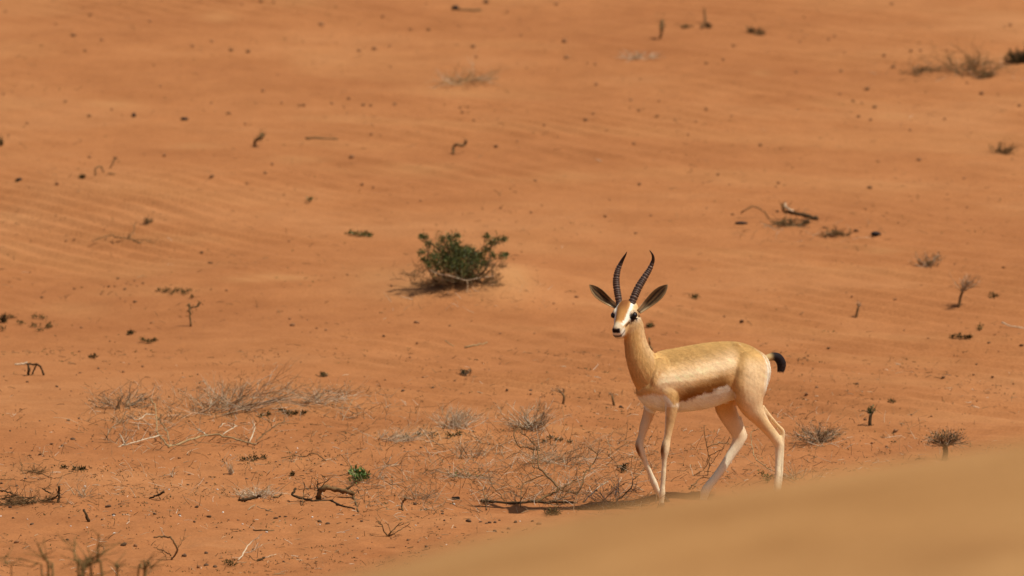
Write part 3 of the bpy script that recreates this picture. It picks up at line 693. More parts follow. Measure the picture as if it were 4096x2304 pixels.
# ---- the green shrub on its pale mound
sb = G('bu', 1185, 850); root = tag(empty('desert_shrub', sb), 'dense green leafy shrub with twiggy brown base on a pale sand mound', 'shrub')
kb = VIEWS['bu'][2] / pxm(sb[1])
green = [(640, 230, 50), (700, 320, 55), (600, 430, 50), (860, 260, 80), (960, 230, 60), (1055, 210, 42), (820, 370, 70), (930, 350, 90), (1030, 330, 70), (760, 480, 80), (900, 480, 110), (1050, 500, 130), (1150, 420, 75), (1230, 420, 80),
         (1110, 600, 130), (1000, 620, 110), (1250, 520, 90), (1350, 470, 65), (1440, 390, 50), (1500, 310, 65), (1570, 270, 55), (1440, 220, 42), (1660, 250, 42), (1520, 460, 36), (1640, 470, 45), (1690, 450, 30), (1330, 560, 90), (1430, 560, 65),
         (700, 580, 55), (830, 600, 90), (1200, 680, 90), (640, 520, 46), (590, 215, 22), (960, 560, 110), (1080, 420, 80)]
brown = [(400, 740, 95), (550, 720, 100), (700, 720, 110), (850, 760, 90), (1000, 760, 90), (1300, 690, 120), (1430, 650, 100), (1450, 800, 80), (1540, 850, 50), (1250, 830, 60), (480, 700, 80), (620, 640, 80), (1600, 600, 40), (900, 820, 60), (1350, 760, 90), (780, 800, 80), (1120, 800, 80), (1500, 740, 60), (550, 825, 50), (660, 830, 60), (800, 850, 60), (1000, 850, 60), (1400, 850, 50)]
lf, tw, bt, mid = MB(), MB(), MB(), G('bu', 1120, 850)
def bu_pt(x, y, dy): return on_plane(*pix('bu', x, y), sb[1] + dy)
for (x, y, r) in green:
    core = max(0, 1 - abs(x - 1080) / 600) * max(0, min(1, (y - 180) / 300))
    for rep in range(1 + int(core * 2.2)):
        dy = R3.normal() * (.03 + .10 * core); c = bu_pt(x, y, dy); R = r * kb
        b = np.array([mid[0] + R3.normal() * .04, sb[1] + dy * .4, Hs(mid[0], sb[1]) + .02])
        m_ = (b * .5 + c * .5) + R3.normal(size=3) * .02; path = smooth_path([b, m_, c + np.array([0, 0, R * .4])], 4)
        tw.tube(path, np.linspace(.0035, .0012, len(path)), 5)
        for _ in range(int(70 + r * 1.9)):
            o = R3.normal(size=3) * R * .48; lf.leaf(c + o, o * .6 + R3.normal(size=3) * R * .5 + np.array([0, 0, R * .4]), R3.normal(size=3), R3.uniform(.007, .014), R3.uniform(.003, .0055))
        side_twigs(tw, path[4:], 3, .04, .0010)
for (x, y, r) in brown:
    for _ in range(11 if x < 650 else 22):
        c = bu_pt(x + R3.normal() * r * .5, y + R3.normal() * r * .35, R3.normal() * .07); c[2] = max(c[2], Hs(c[0], c[1]) + .003)
        d = R3.normal(size=3) * np.array([1, .7, .6]) + np.array([(x - 1050) / 900, 0, .35]); grow(bt, c, d, .033, .0010, 1, .6, .1)
tag(lf.build('leaves', M['green_leaf'], root, sb), kind='stuff'); tag(tw.build('twigs', M['shrub_twig'], root, sb), kind='stuff'); tag(bt.build('dead_twigs', M['brown_wood'], root, sb), kind='stuff')
mb = MB(); S = smooth_path([bu_pt(x, y, -.10) for x, y in ((690, 640), (800, 690), (950, 715), (1100, 760), (1185, 775), (1300, 755), (1450, 735), (1530, 715))], 4); mb.tube(S, np.full(len(S), .0017), 6)
S = smooth_path([bu_pt(1185, 775, -.10), bu_pt(1192, 840, -.10), np.array([*bu_pt(1185, 925, -.10)[:2], Hs(*bu_pt(1185, 925, -.10)[:2]) - .005])], 4); mb.tube(S, np.full(len(S), .0024), 6)
mb.build('root', M['pale_twig'], root, sb)['label'] = 'bleached pale forked root'
# ---- dry shrubs
shrub('dry_shrub', 'wide sprawling grey dry shrub with long twigs leaning right on a low mound', 'ov', (560, 1030), 330, 84, 'grey_twig', 50, 2, .0016, .38, .03, lean=.3, pale=18)
shrub('dry_shrub', 'low fringe of matted grey twigs spilling right of the widest dry shrub', 'ov', (800, 1012), 330, 34, 'grey_twig', 40, 2, .0013, .4, .01, pale=18)
shrub('dry_shrub', 'dry twiggy shrub with dark upright shoots beside the widest dry shrub', 'ov', (310, 1022), 170, 52, 'grey_twig', 18, 2, .0020, .5, .15)
shrub('dry_grass', 'pale bleached fluffy grass tuft standing left of the fan-shaped shrub', 'ov', (1150, 1075), 130, 58, 'pale_twig', 44, 2, .0014, .35, .1, cat='dry grass')
shrub('dry_shrub', 'fan-shaped dry shrub with dark woody base and pale feathery tips', 'ov', (1333, 1078), 150, 76, 'grey_twig', 34, 2, .0018, .30, .05, stemmat='dark_wood', pale=14)
shrub('dry_shrub', 'low grey mat of fine twigs between the branch and the fluffy grass tuft', 'ov', (985, 1108), 150, 34, 'pale_twig', 30, 2, .0012, .4, .05, lean=.5, pale=12)
shrub('dry_grass', 'spiky olive grass clump on the sand behind the gazelle hind leg', 'ov', (2060, 1112), 150, 52, 'grey_twig', 34, 2, .0018, .3, .1, cat='dry grass', leaves=200)
shrub('dry_shrub', 'bushy dry shrub on a thick black stalk beside the dune crest', 'ov', (2374, 1160), 130, 46, 'grey_twig', 40, 2, .0016, .5, .1, stemmat='dark_wood', stalk=(4, 36, 8), leaves=260)
shrub('seedling', 'small green-topped seedling on a straight dark stalk', 'ov', (2190, 1070), 30, 30, 'grey_twig', 10, 1, .0014, .4, .2, cat='plant', stemmat='dark_wood', stalk=(0, 26, 5), leaves=120, leafmat='green_leaf')
shrub('dry_sapling', 'thin dark sapling stub with a grey twig leaning left, behind the fan-shaped shrub', 'ov', (1415, 1016), 50, 26, 'grey_twig', 9, 1, .0012, .5, .1, cat='dry sapling', stemmat='brown_wood', stalk=(0, 26, 3.5), lean=-.7)
shrub('dry_sapling', 'small curved dark stub near the gazelle chest with wispy top', 'ov', (1546, 1020), 22, 12, 'grey_twig', 6, 1, .0011, .5, .1, cat='dry sapling', stemmat='brown_wood', stalk=(-6, 24, 3.5), lean=-.6)
shrub('dry_sapling', 'branching dry sapling with pale wispy crown on the right of the slope', 'ov', (2412, 770), 80, 40, 'grey_twig', 18, 2, .0015, .4, .2, cat='dry sapling', stemmat='brown_wood', stalk=(10, 38, 4), lean=.4, pale=6)
shrub('dry_sapling', 'thin forked sapling with one long twig reaching to the right', 'ov', (2153, 800), 26, 22, 'grey_twig', 6, 1, .0012, .4, .3, cat='dry sapling', stemmat='brown_wood', stalk=(6, 26, 3.5), lean=.2)
shrub('dry_shrub', 'small olive V-shaped dry shrub between the fallen log and the wispy sapling', 'ov', (2335, 668), 70, 36, 'grey_twig', 16, 2, .0018, .4, .1, leaves=110)
shrub('dry_shrub', 'small dark dry tuft leaning right high on the right of the slope', 'ov', (2515, 385), 66, 26, 'brown_wood', 16, 2, .0022, .4, .1, lean=.3, leaves=80)
shrub('dry_shrub', 'large loose tangle of dry brown twigs near the black bush', 'ov', (2440, 182), 210, 68, 'brown_wood', 26, 2, .0024, .5, .08)
shrub('dry_shrub', 'low dark dry shrub at the foot of the large loose tangle', 'ov', (2478, 196), 70, 26, 'brown_wood', 14, 1, .0026, .5, .05, leaves=90)
shrub('dry_shrub', 'thin band of low brown twigs on the sand before the large loose tangle', 'ov', (2310, 180), 130, 14, 'brown_wood', 18, 2, .0020, .5, .02)
shrub('dry_grass', 'wide faded pink-grey grass tuft high on the middle of the slope', 'ov', (1170, 208), 200, 40, 'branch_wood', 22, 2, .0018, .4, .08, cat='dry grass', pale=6)
shrub('dry_shrub', 'low pale twig mat on the upper slope below the dark stalk', 'ov', (1610, 148), 120, 16, 'pale_twig', 18, 2, .0018, .4, .03)
for (x, y, w, h, lab) in ((1890, 82, 40, 20, 'dark dry tuft second from the right end of the row on a sand lip'), (1912, 88, 40, 22, 'dark dry tuft at the right end of the row of tufts on a sand lip'),
                          (1780, 70, 30, 14, 'dark dry tuft at the foot of the thin upright stem on a sand lip'), (1727, 69, 34, 9, 'flat black dry tuft just left of the thin upright stem on a sand lip')):
    shrub('dry_tuft', lab, 'ov', (x, y), w, h, 'brown_wood', 16, 1, .0026, .4, .1, cat='dry tuft', leaves=60)
traced('dead_twig', 'thin upright dry stem on the upper slope among dark tufts', 'twig', 'tr', (170, 175), [([(172, 178), (165, 120), (160, 60)], 5, 3), ([(172, 178), (130, 190)], 4, 3)], 'brown_wood')
traced('dead_twig', 'dark-headed stalk standing left of the flat black tuft', 'twig', 'tm', (2405, 290), [([(2405, 285), (2415, 220), (2420, 150)], 5, 8)], 'brown_wood', leaves=36)
shrub('black_bush', 'compact black bush at the right edge of the upper slope', 'ov', (2562, 158), 70, 34, 'dark_wood', 30, 2, .0026, .5, .15, cat='bush', leaves=900, leafmat='dark_leaf')
shrub('dry_tuft', 'small round dark tuft beside the arched twig on the left of the slope', 'ov', (208, 450), 26, 18, 'brown_wood', 16, 1, .0018, .6, .1, cat='dry tuft', leaves=100)
shrub('dry_tuft', 'three-pronged small dry tuft above the row of dark pebbles', 'ml', (1115, 235), 90, 55, 'brown_wood', 12, 1, .0022, .3, .1, cat='dry tuft', leaves=30)
shrub('dry_tuft', 'dark bushy tuft at the left edge beside a scatter of leafy clumps', 'ml', (25, 985), 90, 85, 'dark_wood', 18, 1, .0026, .4, .1, cat='dry tuft', leaves=160)
shrub('dry_tuft', 'dark tuft cut by the left frame edge high on the slope', 'tl', (8, 1100), 40, 80, 'dark_wood', 12, 1, .0024, .3, .2, cat='dry tuft', leaves=60)
shrub('dry_tuft', 'small grey-topped black tuft alone on the smooth sand below the green shrub', 'mm', (935, 1385), 100, 60, 'grey_twig', 14, 1, .0020, .3, .1, cat='dry tuft', leaves=90, leafmat='dark_leaf')
shrub('dry_tuft', 'two-lobed small brown tuft on the plain sand right of the widest dry shrub', 'r4', (1910, 345), 170, 80, 'brown_wood', 14, 1, .0016, .5, .1, cat='dry tuft', leaves=60)
shrub('dry_grass', 'slim pale grass blades standing left of the log with upright twigs', 'z6', (320, 385), 130, 150, 'pale_twig', 16, 1, .0013, .25, .3, cat='dry grass')
shrub('dry_grass', 'thin pale grass blades above the leaning dark stick', 'z5', (2200, 185), 160, 190, 'pale_twig', 10, 0, .0011, .2, .3, cat='dry grass')
shrub('dry_tuft', 'small dark leafy tuft with one upright spike near the pale grass blades', 'z6', (965, 400), 50, 60, 'brown_wood', 8, 1, .0014, .4, .3, cat='dry tuft', leaves=60)
shrub('dry_shrub', 'fine grey twig haze behind the forked dead branch', 'z7', (1500, 850), 900, 190, 'grey_twig', 30, 2, .0011, .5, .1, pale=10, depthy=.9)
shrub('dry_shrub', 'tangled dry shrub with green buds beside the gazelle forefoot', 'z7', (2050, 1265), 640, 430, 'grey_twig', 9, 2, .0014, .6, .05, leaves=40, pale=4)
shrub('dry_shrub', 'thin bare shrub with bent twigs below the fluffy grass tuft', 'z7', (640, 800), 420, 230, 'grey_twig', 12, 2, .0014, .5, .1)
shrub('dry_grass', 'fine green-grey grass wisps on the sand right of the green tuft on the log', 'z7', (640, 985), 640, 75, 'grey_twig', 26, 2, .0010, .5, .05, cat='dry grass', pale=10, leaves=60, leafmat='bright_leaf')
shrub('dry_shrub', 'thin tangled twigs between the grass wisps and the long dark log', 'z7', (190, 1205), 500, 160, 'grey_twig', 14, 2, .0012, .5, .05)
shrub('dry_shrub', 'dark matted clump of twigs at the dune edge under the long dark log', 'z7', (1470, 1345), 220, 80, 'brown_wood', 26, 1, .0020, .6, .05, leaves=120)
shrub('dry_shrub', 'wispy dry twigs at the dune edge behind the gazelle', 'br', (560, 760), 560, 150, 'grey_twig', 16, 1, .0012, .4, .2)
shrub('dry_shrub', 'heap of dark flattened twigs at the left edge of the foreground', 'l5', (700, 1060), 1500, 230, 'brown_wood', 34, 2, .0018, .5, .0, lean=-.1)
shrub('dry_shrub', 'thin dark twig tangle above the heap of flattened twigs', 'l5', (900, 290), 700, 220, 'brown_wood', 12, 2, .0014, .5, .05)
shrub('dry_shrub', 'sparse reddish twigs right of the twisted stump', 'l5', (2150, 900), 900, 380, 'grey_twig', 10, 2, .0012, .4, .1, pale=3)

# ---- traced dead wood
traced('dead_branch', 'long pale crooked dead branch lying on the sand with bent side limbs', 'branch', 'r3', (2170, 1250), [
    ([(1920, 610), (1990, 700), (2010, 850), (2025, 1050), (2050, 1100), (2170, 1250)], 2.0, 2.8, 'branch_wood'), ([(2010, 850), (2100, 970), (2140, 1030), (2165, 1165)], 2.0, 2.3, 'branch_wood'),
    ([(2170, 1250), (2300, 1210), (2480, 1150), (2660, 1095), (2880, 1105), (3115, 1175), (3300, 1215)], 4.5, 3, 'branch_wood'), ([(3215, 1185), (3265, 1060), (3285, 940)], 2.6, 1.6),
    ([(3300, 1175), (3405, 1080), (3555, 960), (3655, 930), (3670, 880)], 2.6, 1.6, 'brown_wood'), ([(2000, 830), (1880, 830), (1780, 900), (1640, 860)], 2.4, 1.6), ([(1520, 1255), (1620, 1215), (1900, 1150), (2045, 1100)], 2.0, 3),
    ([(1540, 1080), (1620, 1215)], 2, 2.4), ([(1380, 1110), (1440, 1010), (1540, 940), (1620, 780)], 2, 1.5, 'brown_wood'), ([(2665, 1105), (2580, 1040), (2555, 1020)], 2.6, 2), ([(2870, 1090), (3000, 1000), (3050, 970), (2900, 940), (2810, 1010)], 2.2, 1.2)],
    'pale_twig', lam=.45, twigs=9, tl=.07, tr=.0011, tmat='grey_twig')
traced('dead_branch', 'long dark log with a forked dead branch rising from it in front of the gazelle', 'branch', 'z7', (1310, 1245), [
    ([(780, 1212), (900, 1228), (1100, 1236), (1310, 1242), (1520, 1228), (1700, 1240)], 7, 4, 'dark_wood'), ([(1310, 1240), (1420, 1165), (1525, 1108), (1460, 1010), (1350, 910), (1335, 800), (1332, 720)], 5.5, 2.6),
    ([(1525, 1108), (1620, 1060), (1700, 1012)], 3.4, 2), ([(1350, 910), (1282, 880), (1292, 730)], 2.6, 1.6), ([(1380, 970), (1190, 1055), (1172, 1160), (1165, 1275)], 2.2, 2.2), ([(1890, 812), (1830, 900), (1790, 960), (1760, 1060), (1712, 1150)], 2.2, 3.4),
    ([(1525, 1108), (1620, 1130), (1712, 1150)], 2.5, 2.5), ([(1010, 1215), (930, 1120), (882, 1060), (890, 1035)], 1.8, 1.3), ([(838, 1300), (820, 1200), (800, 1115)], 2.2, 1.8), ([(1172, 490), (1100, 560), (1140, 680), (1240, 705), (1350, 730)], 2.2, 2.2),
    ([(1160, 550), (1250, 620), (1345, 712)], 2, 2), ([(1820, 700), (1900, 760), (1890, 812)], 2, 2.2), ([(1430, 1250), (1560, 1190), (1640, 1110)], 2, 1.5)],
    'brown_wood', lam=.8, twigs=10, tl=.09, tr=.0012, tmat='grey_twig')
traced('dead_branch', 'thin crooked branch leaning right beside the gazelle forefoot', 'branch', 'z7', (2035, 1272), [([(2030, 1272), (2140, 1180), (2230, 1092), (2255, 1010), (2320, 962)], 3.6, 1.6), ([(2230, 1092), (2290, 1140)], 1.8, 1.2),
    ([(1780, 1228), (1920, 1085), (2010, 1030)], 3, 1.8, 'pale_twig'), ([(2080, 1150), (2110, 1060), (2135, 985)], 2.2, 1.5, 'pale_twig'), ([(2010, 1290), (2150, 1255), (2390, 1265)], 4, 3, 'dark_wood')], 'brown_wood', lam=.8, twigs=8, tl=.06, tr=.0012, tmat='grey_twig')  # dark limb low on the sand stands in for the gazelle's cast shadow
traced('dead_branch', 'thick brown arching driftwood log with a curved root lying around it', 'branch', 'z6', (1240, 650), [
    ([(1240, 645), (1245, 590), (1310, 530), (1420, 545), (1520, 560), (1610, 592)], 11, 9), ([(1000, 535), (972, 600), (1080, 640), (1220, 665), (1380, 672), (1470, 715), (1620, 772)], 5, 4, 'dark_wood'), ([(1600, 600), (1630, 690), (1660, 780)], 4.5, 4),
    ([(1090, 470), (1085, 600), (1062, 750)], 1.8, 1.8), ([(1232, 560), (1228, 490), (1240, 455)], 3, 1.2, 'dark_wood'), ([(1240, 560), (1300, 480), (1345, 440)], 2, 1.2, 'dark_wood'), ([(1030, 545), (1150, 530), (1290, 522)], 1.6, 1.6),
    ([(1520, 560), (1580, 500), (1640, 440)], 6, 4)], 'brown_wood', lam=1, twigs=6, tl=.05, tr=.0012, tmat='dark_wood')
leafy('green_tuft', 'bright green grass tuft growing on the thick driftwood log', 'z6', [(1650, 390, 70), (1610, 360, 45), (1700, 420, 50), (1640, 440, 55), (1720, 400, 35)], 'bright_leaf', 'plant', .020, 60)
traced('dead_twig', 'spray of straw stems fanning right from the green tuft', 'twig', 'z6', (1700, 520), [([(1680, 470), (1800, 495), (1930, 515)], 1.8, 1.2), ([(1850, 440), (1920, 330), (2000, 200)], 1.8, 1.8), ([(1700, 480), (1580, 300), (1480, 180)], 1.2, 1, 'brown_wood'), ([(1650, 520), (1550, 400), (1300, 410)], 1.2, .9, 'brown_wood'),
    ([(1700, 500), (1900, 330), (2080, 280)], 1.2, .9), ([(1640, 560), (1760, 550), (1880, 530)], 1.8, 1.2, 'dark_wood'), ([(1640, 560), (1700, 640), (1720, 700)], 1.6, 1, 'dark_wood'), ([(1920, 455), (2010, 490), (2210, 535)], 1.3, 1.1, 'brown_wood'), ([(1800, 340), (1960, 290), (2040, 285)], 1.2, 1)], 'pale_twig', lam=1, twigs=7, tl=.05, tr=.0011, tmat='grey_twig')
traced('fallen_log', 'short dark log on the sand with a fringe of pale upright twigs', 'log', 'z6', (410, 660), [([(405, 655), (500, 648), (580, 622), (640, 612)], 7, 5), ([(770, 625), (820, 615), (860, 600)], 5, 3, 'brown_wood')], 'dark_wood', lam=1)
shrub('dry_grass', 'fringe of pale upright twigs behind the short dark log', 'z6', (600, 612), 560, 110, 'pale_twig', 44, 1, .0014, .4, .2, cat='dry grass')
traced('dry_sapling', 'V-shaped bare seedling standing on open sand before the dune edge', 'dry sapling', 'bb', (490, 468), [([(485, 470), (440, 400), (410, 320), (330, 285)], 3.6, 1.3), ([(410, 340), (320, 340)], 1.6, 1), ([(490, 470), (540, 400), (600, 340), (670, 290)], 3.6, 1.4), ([(500, 468), (600, 410), (700, 360), (770, 300)], 2.4, 1.2), ([(520, 430), (500, 340), (460, 280)], 1.6, 1), ([(620, 330), (700, 295), (780, 270)], 1.4, 1), ([(400, 320), (370, 270)], 1.4, 1)], 'brown_wood', lam=1, twigs=3, tl=.03, tr=.0009)
traced('stick', 'short thick dark stick standing tilted in the foreground sand', 'stick', 'z5', (1135, 758), [([(1135, 760), (1105, 680), (1068, 598)], 6.5, 4)], 'dark_wood', lam=1)
traced('stick', 'dark stick leaning to the right over a thin fork in the foreground', 'stick', 'z5', (1905, 478), [([(1905, 476), (2000, 425), (2090, 375)], 3, 5.5), ([(2000, 320), (2020, 400), (2055, 475)], 1.4, 1.4)], 'dark_wood', lam=1)
traced('stump', 'upright twisted dark stump in the heap of flattened twigs', 'stump', 'z5', (748, 512), [([(745, 512), (755, 430), (745, 360), (755, 305)], 6, 4.5), ([(745, 420), (690, 450), (620, 485)], 4, 2), ([(650, 390), (590, 365), (545, 330)], 3, 3), ([(610, 500), (760, 425), (890, 350)], 1.8, 1.2, 'pale_twig')], 'dark_wood', lam=1, twigs=4, tl=.05, tr=.0012)
traced('dead_branch', 'flat dark branch sagging across the heap of flattened twigs', 'branch', 'l5', (400, 1080), [([(0, 730), (120, 740), (300, 800), (400, 850), (600, 900), (900, 890)], 3.2, 2), ([(0, 1110), (250, 1070), (550, 1050), (850, 1060)], 3, 2), ([(180, 1080), (210, 1010), (240, 970)], 5, 5), ([(0, 940), (200, 900), (420, 890), (700, 950), (900, 900)], 2.5, 1.5)], 'dark_wood', lam=.9, twigs=8, tl=.06, tr=.0012)
traced('dead_branch', 'thin long bent twig lying above the heap of flattened twigs', 'branch', 'l5', (1330, 420), [([(640, 280), (800, 240), (1000, 280), (1170, 320), (1330, 415), (1500, 400), (1600, 350), (1850, 270)], 2, 1.2), ([(1330, 420), (1290, 560), (1240, 660)], 1.2, .9), ([(880, 90), (900, 200), (890, 240)], 1.5, 2), ([(530, 0), (560, 130), (600, 290)], 1.2, 1.2), ([(0, 430), (350, 440), (560, 470), (760, 510), (1000, 540)], 1.6, 1.2)], 'brown_wood', lam=.6, twigs=4, tl=.05, tr=.0009)
traced('dry_sapling', 'bare seedling with one branch arching left near the bottom of the sand', 'dry sapling', 'z5', (2190, 1240), [([(2190, 1240), (2240, 1180), (2260, 1100), (2190, 980), (2100, 945), (1960, 955)], 4, 3), ([(2260, 1110), (2310, 1030), (2360, 955)], 1.6, 1), ([(2180, 1190), (2090, 1130), (1960, 1085)], 3, 1.5), ([(2130, 1240), (2100, 1180), (2060, 1150)], 1.5, 1)], 'brown_wood', lam=1, twigs=6, tl=.035, tr=.001)
traced('dead_branch', 'slim bent twig with side shoots behind the gazelle belly', 'branch', 'g4', (1220, 975), [([(1222, 978), (1242, 850), (1240, 720), (1218, 610), (1180, 330)], 2, 1.4), ([(1218, 610), (1340, 570), (1465, 555), (1510, 470)], 2, 1.4), ([(1240, 720), (1400, 640), (1440, 580)], 1.8, 1.2), ([(1040, 975), (1130, 930), (1200, 860), (1240, 720)], 1.8, 1.6), ([(1260, 830), (1350, 720), (1390, 640)], 1.5, 1), ([(1290, 550), (1350, 440), (1375, 370)], 1.4, 1, 'pale_twig')], 'brown_wood', lam=1, twigs=3, tl=.04, tr=.0009)
traced('dead_branch', 'short thick twig pointing right on the sand under the gazelle belly', 'branch', 'g4', (990, 1165), [([(985, 1165), (1030, 1105), (1075, 1060), (1140, 1010), (1210, 995), (1310, 1020)], 3, 1.6), ([(1040, 975), (1000, 830)], 1.2, 1, 'pale_twig')], 'brown_wood', lam=.8)
traced('dead_branch', 'long thin dry twig running down between the gazelle hind legs', 'branch', 'g4', (2350, 1030), [([(1895, 370), (1790, 420), (1800, 560), (1820, 710), (1930, 830), (2080, 915), (2350, 1032)], 1.5, 2.4)], 'branch_wood', lam=.7, twigs=8, tl=.05, tr=.001)
leafy('seedling', 'small green sprig on a dark stub beside the gazelle hind hoof', 'g4', [(1930, 950, 45), (1985, 985, 50), (2040, 1000, 45), (1995, 1050, 30)], 'green_leaf', 'plant', .012, 26)
traced('stump', 'dead arched stump with a bleached crossbar on the left of the slope', 'stump', 'r3', (365, 328), [([(365, 330), (372, 250), (350, 180)], 5.5, 5), ([(190, 185), (280, 180), (350, 165)], 3, 4, 'pale_twig'), ([(350, 175), (430, 185), (480, 175)], 4, 4), ([(415, 305), (450, 240), (490, 180)], 3.5, 3), ([(490, 185), (540, 255), (565, 320)], 3.5, 4.5), ([(300, 335), (365, 325), (380, 335)], 2, 2)], 'dark_wood', lam=1)
traced('fallen_log', 'broken dark log lying tilted on the upper right slope with pale end', 'log', 'mr', (1015, 212), [([(760, 150), (840, 160), (930, 180), (1020, 208)], 6, 9), ([(755, 145), (752, 110), (750, 85)], 5, 4, 'brown_wood'), ([(770, 85), (785, 125), (830, 145)], 4, 5, 'pale_twig')], 'dark_wood', lam=1, twigs=4, tl=.06, tr=.002, tmat='brown_wood')
traced('dead_branch', 'faint arched twig left of the broken dark log', 'branch', 'mr', (650, 205), [([(440, 160), (480, 130), (540, 112), (600, 140), (655, 205)], 3, 2.6)], 'brown_wood', lam=1)
shrub('dry_shrub', 'low brown twig litter heaped in front of the broken dark log', 'mr', (780, 250), 420, 60, 'brown_wood', 26, 1, .0026, .6, .03, leaves=110)
shrub('dry_shrub', 'scattered dark twig litter trailing right of the broken dark log', 'mr', (1120, 330), 330, 60, 'brown_wood', 16, 1, .0024, .6, .03, leaves=80)
traced('stub', 'twisted dark stub with a bushy tip on the upper left slope', 'stub', 'tl', (1917, 1105), [([(1917, 1105), (1925, 1062), (1960, 1040), (1985, 1010)], 5, 8)], 'brown_wood', lam=1, leaves=70)
traced('stub', 'S-shaped bare dark stub on the middle of the slope', 'stub', 'tm', (842, 1165), [([(842, 1168), (845, 1110), (865, 1090), (905, 1100), (935, 1085), (942, 1055)], 6.5, 5.5)], 'brown_wood', lam=1)
traced('stick', 'straight brown stick lying flat on the upper left slope', 'stick', 'tl', (2310, 1050), [([(2305, 1046), (2420, 1046), (2550, 1056)], 5, 5)], 'brown_wood', lam=1)
traced('dead_branch', 'square arched twig standing beside the small round dark tuft', 'branch', 'tl', (718, 1325), [([(718, 1325), (722, 1270), (745, 1256), (770, 1262), (780, 1300)], 3.4, 3), ([(815, 1308), (870, 1318)], 3, 3), ([(830, 1270), (870, 1200)], 3, 3)], 'brown_wood', lam=1)
traced('dead_branch', 'long low twig lying along a sand lip on the left of the slope', 'branch', 'ml', (1060, 392), [([(690, 370), (770, 342), (830, 330), (900, 345), (970, 350), (1060, 390)], 2.2, 2.6), ([(970, 350), (1010, 290), (1018, 235)], 1.8, 1.4), ([(970, 350), (1100, 365), (1165, 385)], 1.6, 1.4)], 'brown_wood', lam=.6, twigs=4, tl=.05, tr=.0012)
traced('stub', 'bent dark stub with a curled side arm on the lower left slope', 'stub', 'ml', (1437, 1015), [([(1437, 1015), (1435, 940), (1430, 880), (1428, 845)], 4, 5), ([(1432, 880), (1490, 860), (1505, 830)], 4, 4)], 'brown_wood', lam=1, leaves=14)
traced('stub', 'thin black stub rising just behind the gazelle neck', 'stub', 'hd', (960, 1445), [([(962, 1448), (935, 1380), (920, 1320), (915, 1280)], 4, 3)], 'brown_wood', lam=1)
shrub('dry_tuft', 'small brown tuft beside the gazelle head behind its neck', 'hd', (935, 1135), 170, 70, 'brown_wood', 16, 1, .0016, .5, .05, cat='dry tuft', leaves=120)
traced('dead_branch', 'low arching grey twig on the sand left of the green tuft on the log', 'branch', 'z6', (1110, 210), [([(850, 215), (1000, 190), (1100, 200), (1160, 165), (1230, 180), (1320, 245)], 1.8, 2.2), ([(900, 90), (950, 160), (1000, 195)], 1.2, 1)], 'brown_wood', lam=.8, leaves=6)
leafy('low_plant', 'dark leafy clump with a straw fringe left of the arching grey twig', 'z6', [(455, 235, 26), (530, 220, 45), (590, 222, 26), (665, 212, 36)], 'dark_leaf', per=36, leaf=.012)
traced('stub', 'small curled dark stub between the driftwood log and the long dark log', 'stub', 'z6', (2120, 765), [([(2122, 765), (2110, 710), (2140, 660), (2150, 630)], 3.4, 4)], 'brown_wood', lam=1, twigs=2, tl=.04, tr=.001)
traced('dead_branch', 'pale straw twig lying on bare sand below the green shrub', 'branch', 'mm', (930, 1172), [([(930, 1172), (1020, 1155), (1100, 1135)], 3.5, 2.2), ([(780, 1120), (850, 1165)], 2, 2)], 'branch_wood', lam=.8)
traced('dead_branch', 'pale bleached twig crossing the sand at the right edge', 'branch', 'mr', (2573, 1030), [([(2405, 985), (2480, 1010), (2573, 1032), (2640, 1050)], 2.6, 2.6)], 'pale_twig', lam=.8)
traced('dead_branch', 'thin twig with a short black stub low on the foreground sand', 'branch', 'z6', (610, 1300), [([(510, 1230), (580, 1295), (610, 1298)], 1.6, 1.8), ([(600, 1300), (640, 1275), (680, 1255)], 5, 4, 'dark_wood'), ([(680, 1255), (800, 1220)], 1.6, 1.2, 'pale_twig')], 'brown_wood', lam=.8)
traced('dead_branch', 'grey feathery bent twig above the short black stub in the foreground', 'branch', 'z6', (420, 1260), [([(400, 1280), (470, 1190), (540, 1090), (620, 1050)], 3, 1.5), ([(470, 1215), (560, 1180), (650, 1120)], 1.5, 1.2)], 'pale_twig', lam=.9, twigs=5, tl=.05, tr=.001)
leafy('low_plant', 'faded olive clump at the foot of the grey feathery bent twig', 'z6', [(300, 1310, 40), (350, 1325, 36)], 'olive_leaf', per=30)
traced('dead_branch', 'short crumbled twig lying in a shallow scrape of foreground sand', 'branch', 'z6', (700, 770), [([(500, 760), (575, 705)], 2, 2), ([(600, 720), (690, 760), (760, 775)], 1.8, 1.4), ([(690, 770), (745, 750)], 3, 2, 'brown_wood')], 'grey_twig', lam=.7)
traced('stick', 'short brown stick lying level on open foreground sand', 'stick', 'z6', (570, 975), [([(560, 968), (660, 975), (775, 982)], 3.5, 3)], 'brown_wood', lam=.8, leaves=10)

